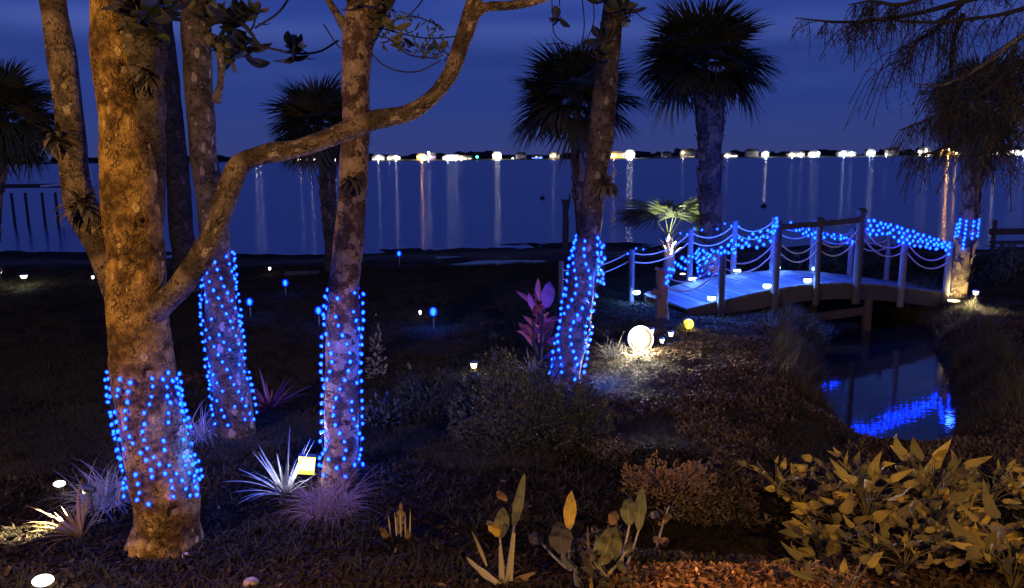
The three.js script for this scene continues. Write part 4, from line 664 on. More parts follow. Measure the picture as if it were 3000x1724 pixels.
{ // floodlight on the ground, its glass towards the viewer
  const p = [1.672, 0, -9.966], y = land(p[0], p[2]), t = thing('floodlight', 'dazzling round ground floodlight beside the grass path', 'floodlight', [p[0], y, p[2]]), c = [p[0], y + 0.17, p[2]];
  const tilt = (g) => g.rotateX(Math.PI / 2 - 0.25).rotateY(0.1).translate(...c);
  part('housing', tilt(new THREE.CylinderGeometry(0.175, 0.09, 0.18, 24)), M.black, t); part('lens', tilt(new THREE.SphereGeometry(0.1, 32, 16).scale(1, 0.25, 1).translate(0, 0.098, 0)), glow(1, 0.9, 0.62, 16), t); part('halo_inner', tilt(new THREE.CylinderGeometry(0.128, 0.128, 0.012, 32).translate(0, 0.094, 0)), glow(1, 0.84, 0.46, 1.1), t); part('halo_outer', tilt(new THREE.CylinderGeometry(0.156, 0.156, 0.012, 32).translate(0, 0.09, 0)), glow(1, 0.76, 0.36, 0.32), t); part('rim', tilt(new THREE.TorusGeometry(0.168, 0.014, 10, 36).rotateX(Math.PI / 2).translate(0, 0.098, 0)), M.metal, t);  // two dimmer glowing discs round the lens paint its halo in steps
  part('bracket', bar([c[0], y - 0.05, c[2] - 0.02], [c[0], c[1] - 0.05, c[2] - 0.02], 0.05, 0.03), M.black, t);
  spotLight([c[0] + 0.015, c[1] + 0.03, c[2] + 0.16], [c[0] - 0.15, 0.1, c[2] + 4], new THREE.Color().setRGB(1, 0.84, 0.6), 62, 1.4, 0.8, 4, 'floodlight_beam');
  pointLight([c[0], c[1] + 0.12, c[2] + 0.2], new THREE.Color().setRGB(1, 0.84, 0.58), 5.0, 4, 'floodlight_spill');
}
{ // floodlight turned up the patchy tree
  const p = [-1.67, 0, -5.915], y = land(p[0], p[2]), t = thing('floodlight', 'square warm floodlight glaring between silver leaves and the patchy trunk', 'floodlight', [p[0], y, p[2]]), c = [p[0], y + 0.17, p[2]];
  const tilt = (g) => g.rotateX(0.1).rotateZ(-0.15).rotateY(0.2).translate(...c);
  part('housing', tilt(new THREE.BoxGeometry(0.14, 0.16, 0.05)), M.black, t); part('lens', tilt(new THREE.BoxGeometry(0.095, 0.10, 0.01).translate(0.01, 0.015, 0.031)), glow(1, 0.88, 0.55, 7), t);
  part('reflector', tilt(new THREE.BoxGeometry(0.13, 0.15, 0.008).translate(0, 0, 0.0275)), M.lampYellow, t);
  part('bracket', bar([c[0] + 0.01, y - 0.05, c[2] - 0.03], [c[0] + 0.01, c[1], c[2] - 0.03], 0.03, 0.02), M.black, t);
  pointLight([c[0] - 0.06, c[1] + 0.05, c[2] + 0.12], new THREE.Color().setRGB(1, 0.9, 0.66), 0.42, 2, 'floodlight_spill');
  spotLight([c[0] + 0.03, c[1] + 0.1, c[2] + 0.07], [-1.303, 1.968, -5.95], new THREE.Color().setRGB(1, 0.82, 0.68), 6, 0.5, 0.7, 3, 'floodlight_beam');
}
{ // yellow lamp in a small shrub
  const p = [2.562, 0, -11.065], y = land(p[0], p[2]), t = thing('yellow_lamp', 'round yellow lamp glowing inside a small shrub by the bridge foot', 'lamp', [p[0], y, p[2]]);
  part('globe', new THREE.SphereGeometry(0.075, 14, 10).translate(p[0] + 0.02, y + 0.16, p[2]), M.lampYellow, t); part('stake', cyl([p[0] + 0.02, y - 0.04, p[2]], 0.008, 0.008, 0.14, 6), M.black, t);
  pointLight([p[0] + 0.02, y + 0.17, p[2] + 0.1], new THREE.Color().setRGB(1, 0.85, 0.2), 0.3, 2, 'yellow_light');
}
function uplight(p, to, label, color, I, angle, r = 0.06) {
  const y = land(p[0], p[2]), t = thing('uplight', label, 'spotlight', [p[0], y, p[2]]);
  part('housing', cyl([p[0], y - 0.03, p[2]], r * 0.8, r * 1.1, 0.1, 14), M.black, t); part('lens', new THREE.CylinderGeometry(r * 0.9, r * 0.9, 0.01, 16).translate(p[0], y + 0.078, p[2]), glow(...color, 10), t);
  spotLight([p[0], y + 0.1, p[2]], to, new THREE.Color().setRGB(...color), I, angle, 0.7, 3, 'uplight_beam');
}
uplight([3.733, 0.159, -16.7], [3.605, 1.516, -17.2], 'hidden green-white uplight under the young palm', [1, 0.95, 0.6], 34, 0.6);
uplight([3.277, 0.172, -16.4], [3.532, 0.809, -17.1], 'warm uplight on the trunk of the young palm', [1, 0.82, 0.6], 2.4, 0.5);
uplight([7.914, 0.058, -13.6], [8.226, 0.419, -14], 'orange uplight at the foot of the right palm', [1, 0.68, 0.26], 15, 0.85, 0.11);
uplight([4.275, 0.083, -15.9], [4.306, 0.442, -16.4], 'small pinkish uplight at the foot of the tallest palm', [1, 0.6, 0.42], 1.2, 0.6);
{ // low spotlight that throws a bright bar of light over the lawn
  const a = [-3.049, 0, -5.24], b = [-3.464, 0, -5.095], y = land(a[0], a[2]), t = thing('spotlight', 'low spotlight hidden by dry leaves, throwing a bright bar on the lawn', 'spotlight', [a[0], y, a[2]]);
  part('housing', new THREE.CylinderGeometry(0.03, 0.02, 0.07, 12).rotateZ(1.35).translate(a[0], y + 0.3, a[2]), M.black, t); part('stake', cyl([a[0], y - 0.05, a[2]], 0.008, 0.008, 0.34, 6), M.black, t); part('lens', new THREE.CylinderGeometry(0.026, 0.026, 0.006, 12).rotateZ(1.35).translate(a[0] - 0.038, y + 0.292, a[2] + 0.003), glow(1, 0.85, 0.5, 2), t);
  spotLight([a[0] - 0.05, y + 0.3, a[2] + 0.004], [b[0], -0.02, b[2]], new THREE.Color().setRGB(1, 0.84, 0.5), 30, 0.33, 0.12, 0.6, 'spotlight_beam');
}
// two lamp posts at the house behind the viewer, the warm light of the garden
for (const [x, y, z, I, c, label] of [[-4.7, 3.6, -0.2, 88, [1, 0.56, 0.13], 'amber lamp on a post left of the viewer'], [3.6, 3.5, 0.9, 70, [1, 0.6, 0.13], 'amber lamp on a post right of the viewer']]) {
  const t = thing('lamp_post', label, 'lamp post', [x, 0, z]);
  part('post', cyl([x, -0.3, z], 0.05, 0.035, y + 0.1, 12), M.black, t); part('lantern', new THREE.SphereGeometry(0.12, 16, 12).translate(x, y, z), M.lampPorch, t); part('cap', new THREE.ConeGeometry(0.17, 0.1, 16).translate(x, y + 0.16, z), M.black, t);
  pointLight([x, y, z], new THREE.Color().setRGB(...c), I, 5, 'lamp_post_light');
}

// ---------- plants ----------
const onLand = (p) => [p[0], land(p[0], p[2]), p[2]];
// clump of strap leaves fanning from its base; each leaf a part
function strapPlant(name, label, category, base, { n = 24, len = 0.4, width = 0.035, spread = 1.1, mats, seed, bias = [0, 0], arch = [0.3, 0.9], group, profile }) {
  const b = onLand(base), t = thing(name, label, category, b, group), q = rng(seed);
  const geos = [0, 1, 2, 3].map((k) => blade({ len: 1, width: width / len, n: 7, arch: lerp(arch[0], arch[1], k / 3), fold: 0.35, profile: profile ?? ((u) => Math.pow(1 - u, 0.6) * (0.65 + 0.35 * Math.min(1, u * 5))) }));
  for (let i = 0; i < n; i++) {
    const a = i * 2.39996 + q(), e = Math.PI / 2 - spread * Math.sqrt((i + 0.5) / n) * (0.7 + 0.5 * q()), d = new THREE.Vector3(Math.cos(a) * Math.cos(e) + bias[0], Math.sin(e), Math.sin(a) * Math.cos(e) + bias[1]);
    const out = new THREE.Vector3(Math.cos(a), 0.0, Math.sin(a));
    put('leaf', geos[(q() * 4) | 0], mats[(q() * mats.length) | 0], t, V(b).addScaledVector(out, 0.02), aim(d, out.clone().addScaledVector(UP, -0.6)), len * (0.6 + 0.6 * q()));
  }
  return t;
}
// fountain of fine grass, one mass
function finePlant(name, label, category, base, { n = 260, len = 0.4, width = 0.006, spread = 1.2, mat, seed, arch = 0.8, r = 0.05, bias = [0, 0] }) {
  const b = onLand(base), t = thing(name, label, category, b), q = rng(seed), list = [];
  for (let i = 0; i < n; i++) {
    const a = q() * 6.283, e = Math.PI / 2 - spread * Math.sqrt(q()), d = new THREE.Vector3(Math.cos(a) * Math.cos(e) + bias[0], Math.sin(e), Math.sin(a) * Math.cos(e) + bias[1]), out = new THREE.Vector3(Math.cos(a), 0, Math.sin(a));
    const L = len * (0.5 + 0.6 * q()), g = blade({ len: L, width: width * (0.7 + 0.6 * q()), n: 5, arch: arch * (0.4 + q()), fold: 0.3, profile: (u) => 1 - u * 0.9 });
    list.push(g.applyQuaternion(aim(d, out.clone().addScaledVector(UP, -0.5))).translate(b[0] + (q() - 0.5) * 2 * r, b[1], b[2] + (q() - 0.5) * 2 * r));
  }
  tag(part('blades', merged(list), mat, t), null, null, null, 'stuff'); return t;
}
// small-leaved shrub: stems and a volume of leaves with gaps
function shrub(name, label, category, base, rx, ry, rz, { n = 1500, leaf = 0.035, mats, seed, cat }) {
  const b = onLand(base), t = thing(name, label, category, b), q = rng(seed), lists = mats.map(() => []), g0 = blade({ len: 1, width: 0.5, n: 2, arch: 0.25, fold: 0.2 });
  for (let i = 0; i < n; i++) {
    let x, y, z, k = 0; do { x = q() * 2 - 1; y = q(); z = q() * 2 - 1; k++; } while (k < 30 && (x * x + z * z > 1 || y > 0.55 + 0.75 * noise(x * 1.9 + seed * 1.7, seed, z * 1.9) + 0.25 * noise(x * 6, seed, z * 6) - 0.25 * (x * x + z * z) || false || noise(x * 4 + seed, y * 4, z * 4) < -0.25));
    const d = new THREE.Vector3(x + q() - 0.5, y * 0.7 + q() - 0.3, z + q() - 0.5), s = leaf * (0.6 + 0.8 * q());
    lists[(q() * mats.length) | 0].push(g0.clone().scale(s, s, s).applyQuaternion(aim(d, new THREE.Vector3(q() - 0.5, 0.6 + q(), q() - 0.3))).translate(b[0] + x * rx, b[1] + y * ry, b[2] + z * rz));
  }
  lists.forEach((l, k) => l.length && tag(part('leaves', merged(l), mats[k], t), null, null, null, 'stuff'));
  for (let i = 0; i < 7; i++) { const a = q() * 6.28; part('stem', tube([b, [b[0] + Math.cos(a) * rx * 0.3, b[1] + ry * 0.4, b[2] + Math.sin(a) * rz * 0.3], [b[0] + Math.cos(a) * rx * 0.6, b[1] + ry * 0.8, b[2] + Math.sin(a) * rz * 0.6]], 0.006, 5, 6), M.twig, t); }
  return t;
}
// one leaf from its foot a to its tip b
const CAM = new THREE.Vector3(0, 2.6, 0);
function leafOn(t, a, b, w, mat, { arch = 0.18, face = [0, 0.5, 1], twist = 0.25, ripple = 0.22, profile, label, stalk } = {}) {
  const A = V(a), B = V(b), L = A.distanceTo(B);
  const m = put('leaf', blade({ len: L * 1.03, width: w, n: 14, arch: arch + 0.1, fold: 0.4, twist, ripple, profile: profile ?? ((u) => Math.pow(Math.sin(Math.PI * clamp(0.05 + 0.95 * u, 0, 1)), 0.8) * (1.08 - 0.3 * u)) }), mat, t, A, aim(B.clone().sub(A), V(face)));
  if (label) m.userData.label = label;
  if (stalk) part('stem', limb([stalk, [lerp(stalk[0], a[0], 0.6), lerp(stalk[1], a[1], 0.55), lerp(stalk[2], a[2], 0.6)], a], [0.011, 0.008, 0.006], { radial: 8, step: 0.04, lump: 0.1 }), M.paleStalk, t);
  return m;
}
const narrow = (u) => Math.pow(1 - u, 0.55) * Math.pow(Math.min(1, 0.25 + u * 2.2), 0.8);
{
  const b = onLand([-0.058, 0, -4.441]), t = thing('canna', 'canna with tall pale stalks and one narrow leaf reaching highest', 'plant', b);
  leafOn(t, [0, 0.383, -4.42], [0.074, 0.762, -4.4], 0.085, M.canna, { profile: narrow, arch: 0.1, stalk: b });
  leafOn(t, [-0.087, 0.309, -4.4], [-0.057, 0.552, -4.38], 0.1, M.canna, { arch: 0.12, stalk: b });
  leafOn(t, [-0.104, 0.33, -4.37], [-0.14, 0.503, -4.35], 0.085, M.yellowLeaf, { arch: 0.3, face: [-0.4, 0.3, 1] });
  leafOn(t, [-0.04, 0.569, -4.36], [-0.155, 0.679, -4.36], 0.05, M.dryLeaf, { arch: 0.7, twist: 0.8 });
  for (const [x0, x1, y1, w] of [[1240, 0, 0, 0.04], [1258, 1, 0, 0.05]]) put('stalk', blade({ len: x1 ? 0.36 : 0.27, width: w, n: 8, arch: 0.06, fold: 0.5, profile: (u) => 1 - 0.55 * u }), M.paleStalk, t, new THREE.Vector3(b[0] + (x1 ? 0.02 : -0.02), b[1], b[2] + 0.03), aim(new THREE.Vector3(x1 ? 0.1 : -0.03, 1, 0.02), new THREE.Vector3(0, 0, 1)));
  leafOn(t, [b[0] - 0.02, b[1] + 0.01, b[2] + 0.06], [-0.322, 0.142, -4.42], 0.06, M.paleStalk, { arch: 0.15, profile: narrow, face: [0.2, 1, 0.6] });
  leafOn(t, [-0.171, 0.094, -4.45], [-0.275, 0.422, -4.4], 0.03, M.paleStalk, { profile: narrow });
  leafOn(t, [b[0] + 0.03, b[1] + 0.01, b[2] + 0.03], [0.12, 0.019, -4.5], 0.05, M.dryLeaf, { arch: 0.3, profile: narrow });
}
{
  const b = onLand([0.349, 0, -4.559]), t = thing('canna', 'canna with one upright bright yellow leaf and a dull dark leaf', 'plant', b);
  leafOn(t, [0.343, 0.307, -4.5], [0.353, 0.608, -4.48], 0.085, M.yellowLeaf, { arch: 0.1, label: 'bright yellow upright leaf', stalk: b });
  leafOn(t, [0.303, 0.144, -4.5], [0.275, 0.409, -4.47], 0.16, M.cannaDark, { arch: 0.1, stalk: b }); leafOn(t, [0.175, 0.166, -4.6], [0.046, 0.29, -4.55], 0.08, M.cannaDark, { arch: 0.4, stalk: b });
  leafOn(t, [0.38, 0.106, -4.42], [0.207, 0.212, -4.3], 0.1, M.canna, { arch: 0.35, face: [0, 1, 0.6], stalk: b });
  leafOn(t, [0.412, 0.041, -4.3], [0.283, 0.205, -4.2], 0.09, M.canna, { arch: 0.3, face: [-0.3, 1, 0.6] });
  leafOn(t, [0.491, 0.037, -4.35], [0.378, 0.331, -4.32], 0.06, M.cannaDark, { profile: narrow, stalk: b });
  leafOn(t, [0.467, 0.142, -4.46], [0.444, 0.399, -4.46], 0.02, M.dryLeaf, { profile: narrow });
}
{
  const b = onLand([0.569, 0, -4.421]), t = thing('canna', 'canna with the broadest olive leaf and two upright leaves behind', 'plant', b);
  leafOn(t, [0.542, 0.06, -4.45], [0.623, 0.425, -4.42], 0.18, M.canna, { arch: 0.15, label: 'broad olive-green leaf', stalk: b });
  leafOn(t, [0.597, 0.367, -4.44], [0.635, 0.505, -4.44], 0.07, M.dryLeaf, { arch: 0.4, twist: 0.7 });
  leafOn(t, [0.753, 0.235, -4.7], [0.722, 0.5, -4.66], 0.115, M.canna, { arch: 0.2, stalk: [b[0] + 0.1, b[1], b[2] - 0.1] });
  leafOn(t, [0.811, 0.211, -4.68], [0.813, 0.559, -4.66], 0.085, M.canna, { arch: 0.12, twist: 0.3, stalk: [b[0] + 0.13, b[1], b[2] - 0.08] });
  leafOn(t, [0.554, 0.013, -4.3], [0.521, 0.229, -4.2], 0.08, M.canna, { arch: 0.2 }); leafOn(t, [0.64, 0.001, -4.35], [0.729, 0.166, -4.28], 0.07, M.canna, { arch: 0.3, stalk: b });
  const q = rng(533);
  for (let i = 0; i < 16; i++) { const x = (q() - 0.45) * 0.55, y = 0.02 + 0.2 * q(), a = [b[0] + x * 0.5, b[1] + y, b[2] + 0.15 * (q() - 0.5)], l = 0.1 + 0.14 * q(), o = (q() - 0.5) * 1.6; leafOn(t, a, [a[0] + l * Math.sin(o), a[1] + l * Math.cos(o) * (0.4 + 0.6 * q()), a[2] + 0.08 * (q() - 0.3)], 0.035 + 0.05 * q(), q() < 0.55 ? M.canna : q() < 0.6 ? M.cannaDark : M.dryLeaf, { arch: 0.3 + 0.4 * q(), stalk: q() < 0.5 ? b : undefined }); }
  leafOn(t, [0.461, 0.023, -4.25], [0.447, 0.183, -4.2], 0.03, M.yellowLeaf, { arch: 0.05, profile: narrow });
}
{
  const b = onLand([0.872, 0, -4.454]), t = thing('withered_canna', 'withered brown stalk with curled leaves right of the cannas', 'plant', b), top = [0.979, 0.208, -4.75];
  part('stem', limb([b, [0.936, 0.007, -4.75], [0.96, 0.122, -4.75], top, [1.016, 0.336, -4.75]], [0.01, 0.009, 0.008, 0.007, 0.004], { radial: 8, step: 0.04, lump: 0.3 }), M.paleStalk, t);
  leafOn(t, top, [1.048, 0.423, -4.7], 0.05, M.dryLeaf, { arch: 0.6, twist: 0.9 }); leafOn(t, [0.958, 0.113, -4.74], [1.042, 0.096, -4.68], 0.06, M.dryLeaf, { arch: 0.5 }); leafOn(t, [0.958, 0.113, -4.74], [0.876, 0.132, -4.7], 0.05, M.dryLeaf, { arch: 0.4 });
  leafOn(t, [0.977, 0.213, -4.74], [0.906, 0.252, -4.72], 0.03, M.dryLeaf, { arch: 0.5 }); leafOn(t, [0.913, 0.235, -4.8], [0.956, 0.302, -4.78], 0.05, M.paleStalk, { arch: 0.2 });
}
{ // dry upright spikes in the mulch
  const b = onLand([-0.795, 0, -5.017]), t = thing('spiky_plant', 'brown plant with a tall feathery spike standing in the mulch', 'plant', b);
  leafOn(t, [-0.806, 0.024, -5], [-0.76, 0.311, -4.98], 0.075, M.strap, { arch: 0.08, profile: (u) => Math.sin(Math.PI * Math.pow(u, 0.7)) * (0.8 + 0.3 * Math.sin(u * 60)) });
  leafOn(t, [-0.874, -0.01, -4.98], [-0.924, 0.155, -4.95], 0.05, M.dryLeaf, { arch: 0.2 }); leafOn(t, [-0.735, -0.026, -4.98], [-0.722, 0.119, -4.96], 0.04, M.dryLeaf, { arch: 0.15 });
  for (const [x, y, x1, y1] of [[975, 0, -0.02, 0.2], [985, 0, 0.01, 0.26], [1000, 0, 0.04, 0.2], [1005, 0, 0.07, 0.22], [960, 0, -0.06, 0.18]]) put('stalk', blade({ len: y1, width: 0.014, n: 4, arch: 0.1, profile: narrow }), M.paleStalk, t, new THREE.Vector3(b[0] + x1, b[1], b[2] + 0.03), aim(new THREE.Vector3(x1, 1, 0), new THREE.Vector3(0, 0, 1)));
}
strapPlant('strap_leaved_plant', 'dry tan strap-leaved plant beside the bright bar of light', 'plant', [-3.075, 0, -5.106], { n: 36, len: 0.42, width: 0.024, spread: 0.95, mats: [M.strap, M.dryLeaf], seed: 501, bias: [-0.45, 0.0], arch: [0.1, 0.5] });
finePlant('ornamental_grass', 'ornamental grass glowing blue beside the foot of the orange tree', 'grass', [-3.158, 0, -5.659], { n: 420, len: 0.42, width: 0.008, mat: M.grassBlue, seed: 502, r: 0.14, bias: [-0.1, 0.05] });
finePlant('ornamental_grass', 'arching blue-lit grass between the orange tree and the leaning trunk', 'grass', [-3.003, 0, -7.003], { n: 200, len: 0.5, width: 0.008, mat: M.grassBlue, seed: 503, r: 0.1 });
strapPlant('silver_plant', 'spiky silver plant lit white by the square floodlight', 'plant', [-1.809, 0, -5.749], { n: 34, len: 0.46, width: 0.026, spread: 1.05, mats: [M.agave], seed: 504, bias: [-0.15, 0.1], arch: [0.05, 0.4] });
finePlant('ornamental_grass', 'low mauve fountain grass at the foot of the patchy trunk', 'grass', [-1.399, 0, -5.456], { n: 620, len: 0.46, width: 0.005, spread: 1.5, mat: M.fountain, seed: 505, arch: 0.7, r: 0.12, bias: [0.1, 0.1] });
strapPlant('cordyline', 'maroon strap-leaved cordyline right of the slanting blue lights', 'plant', [-2.585, 0, -7.895], { n: 26, len: 0.42, width: 0.045, spread: 1.1, mats: M.cordyline, seed: 506, bias: [0.2, 0], arch: [0.1, 0.5] });
{
  const b = onLand([0.334, 0, -9.314]), t = thing('cordyline', 'tall purple and pink cordyline left of the blue-wound bridge tree', 'plant', b), q = rng(507);
  part('stem', limb([b, [0.351, 0.387, -9.1], [0.376, 0.785, -9.1]], [0.02, 0.016, 0.012], { radial: 8 }), M.twig, t); part('stem', limb([b, [0.263, 0.388, -9.1], [0.245, 0.688, -9.1]], [0.018, 0.014, 0.01], { radial: 8 }), M.twig, t);
  leafOn(t, [0.406, 0.844, -9], [0.449, 1.227, -8.9], 0.17, M.cordyline[1], { label: 'broad pink top leaf' }); leafOn(t, [0.243, 0.831, -9], [0.181, 1.059, -8.95], 0.07, M.cordyline[1]); leafOn(t, [0.334, 0.928, -9], [0.287, 1.184, -9], 0.06, M.cordyline[1], { twist: 0.5 });
  for (let i = 0; i < 44; i++) { const y = 0.1 + 0.75 * q(), a = q() * 6.283, e = 0.2 + q() * 0.9, s = new THREE.Vector3(b[0] + (q() - 0.5) * 0.14, b[1] + y, b[2] + (q() - 0.5) * 0.14), d = new THREE.Vector3(Math.cos(a) * Math.cos(e), Math.sin(e), Math.sin(a) * Math.cos(e)); put('leaf', leafBig[(q() * 4) | 0], M.cordyline[(q() * 3) | 0], t, s, aim(d, new THREE.Vector3(Math.cos(a), 0.6, Math.sin(a) + 0.8)), new THREE.Vector3(0.13, 0.2 + 0.2 * q(), 0.2)); }
}
shrub('hedge_shrub', 'dense dark green shrub between the creek path and the lawn', 'shrub', [0.074, 0, -6.792], 0.66, 0.95, 0.5, { n: 6200, leaf: 0.04, mats: [M.shrub[0], M.shrub[0], M.shrub[1]], seed: 511 });
shrub('hedge_shrub', 'low dark shrub right of the dense one, at the foot of the blue-wound tree', 'shrub', [0.55, 0, -6.916], 0.38, 0.62, 0.35, { n: 2400, leaf: 0.038, mats: [M.shrub[0], M.shrub[1]], seed: 512 });
shrub('hedge_shrub', 'dark tangled shrub in the middle of the lawn right of the patchy trunk', 'shrub', [-0.785, 0, -7.586], 0.42, 0.6, 0.4, { n: 1600, leaf: 0.04, mats: [M.shrub[0]], seed: 513 });
shrub('rust_bush', 'small rust-brown bush with tiny leaves behind the cannas', 'bush', [1.199, 0, -5.615], 0.36, 0.3, 0.3, { n: 2300, leaf: 0.028, mats: [M.orangeBush, M.orangeBush, M.dryLeaf], seed: 514 });
shrub('grey_weed', 'thin grey weed right of the patchy trunk, top level with the blue globe', 'weed', [-1.642, 0, -9.016], 0.1, 0.85, 0.1, { n: 130, leaf: 0.06, mats: [M.greyShrub], seed: 515 });
shrub('grey_weed', 'short grey-leaved weed lower right of the patchy trunk', 'weed', [-1.316, 0, -7.415], 0.22, 0.4, 0.2, { n: 240, leaf: 0.05, mats: [M.greyShrub, M.shrub[1]], seed: 516 });
shrub('lamp_shrub', 'little leafy clump under the lantern-shaped path lamp', 'shrub', [-0.428, 0, -8.693], 0.16, 0.14, 0.14, { n: 260, leaf: 0.05, mats: [M.greyShrub, M.shrub[1]], seed: 517 });
shrub('lamp_shrub', 'small round shrub round the yellow lamp', 'shrub', [2.521, 0, -11.041], 0.15, 0.26, 0.13, { n: 240, leaf: 0.035, mats: [M.greyShrub, M.shrub[1]], seed: 518 });
finePlant('grass_tuft', 'bright grass tuft lit by the round floodlight', 'grass', [1.381, 0, -9.726], { n: 170, len: 0.36, width: 0.012, spread: 0.9, mat: M.greyShrub, seed: 519, r: 0.16, arch: 0.5 });
strapPlant('cordyline', 'low tangle of dim strap leaves under the tall purple cordyline', 'plant', [0.228, 0, -9.134], { n: 30, len: 0.36, width: 0.03, spread: 1.3, mats: [M.greyShrub, M.cordyline[2]], seed: 520, arch: [0.1, 0.7] });
shrub('bank_shrub', 'dark leafy shrub under the right palm behind the bridge end', 'shrub', [10.087, 0, -15.568], 0.9, 0.9, 0.6, { n: 2600, leaf: 0.07, mats: [M.shrub[0]], seed: 521 });
shrub('bank_shrub', 'dark thicket behind the far bridge rail', 'shrub', [6.912, -0, -17.61], 2.4, 0.75, 0.8, { n: 4200, leaf: 0.085, mats: [M.shrub[0]], seed: 522 });
shrub('bank_shrub', 'dark shrub on the bank beside the near bridge end', 'shrub', [9.798, 0, -17.965], 1.8, 0.55, 0.8, { n: 3000, leaf: 0.085, mats: [M.shrub[0]], seed: 523 });
{ // arrow-leaved plants in the warm light, lower right
  const prof = (u) => (u < 0.16 ? 0.55 + u * 2.8 : Math.pow(1 - (u - 0.16) / 0.84, 0.85));
  const geos = [0, 1, 2, 3, 4].map((k) => blade({ len: 1, width: 0.36 + 0.05 * k, n: 9, arch: 0.15 + 0.2 * k, fold: 0.2 + 0.05 * k, twist: 0.25 * (k - 2), ripple: 0.12, profile: prof }));
  const LAB = 'yellow-lit arrow-leaved plant in the dense patch at the lower right';
  function arrowPlant(x, z, label, n, h, s, seed, group) {
    const b = onLand([x, 0, z]), t = thing('arrowhead_plant', label, 'plant', b, group), q = rng(seed), stems = [];
    for (let i = 0; i < n; i++) {
      const a = i * 2.4 + q(), R = 0.06 + 0.2 * Math.sqrt(q()), p = [b[0] + Math.cos(a) * R, b[1] + h * (0.3 + 0.7 * q()), b[2] + Math.sin(a) * R * 0.8];
      stems.push(tube([b, [lerp(b[0], p[0], 0.35), lerp(b[1], p[1], 0.65), lerp(b[2], p[2], 0.35)], p], 0.004, 5, 6));
      const d = new THREE.Vector3(Math.cos(a) + (q() - 0.3) * 0.8, -0.25 + 0.8 * q(), Math.sin(a) * 0.7 + (q() - 0.5) * 0.6), L = s * (0.55 + 0.6 * q());
      put('leaf', geos[(q() * 5) | 0], M.arrow[[2, 0, 2, 1, 0, 3][(q() * 6) | 0]], t, V(p), aim(d, new THREE.Vector3((q() - 0.5) * 1.2, 0.5 + q(), 0.5 + q() * 0.8)), L);
    }
    part('stems', merged(stems), M.arrow[2], t); return t;
  }
  const spots = rng(530);
  const hand = [[2.52, -5.15, 0.40, 0.2, 'arrow-leaved plant with an upright bright leaf just below the blue reflection'], [2.2, -5.0, 0.32, 0.19, 'arrow-leaved plant at the left end of the yellow-lit patch, one long drooping leaf'], [3.1, -5.3, 0.42, 0.19, 'tallest arrow-leaved plant, upper right of the yellow-lit patch'], [2.98, -4.25, 0.40, 0.23, 'arrow-leaved plant in the lower right corner with one large golden leaf']];
  hand.forEach(([x, z, h, s, l], k) => arrowPlant(x, z, l, 20, h, s, 540 + k));
  for (let i = 0; i < 26; i++) { const z = -3.9 - 1.8 * spots(), x = lerp(1.95 + (z + 5) * -0.12, 4.0, Math.pow(spots(), 0.8)); arrowPlant(x, z, LAB, 17, 0.12 + 0.25 * spots(), 0.1 + 0.1 * spots(), 560 + i, 'arrow-leaved plants of the lower right patch'); }
}

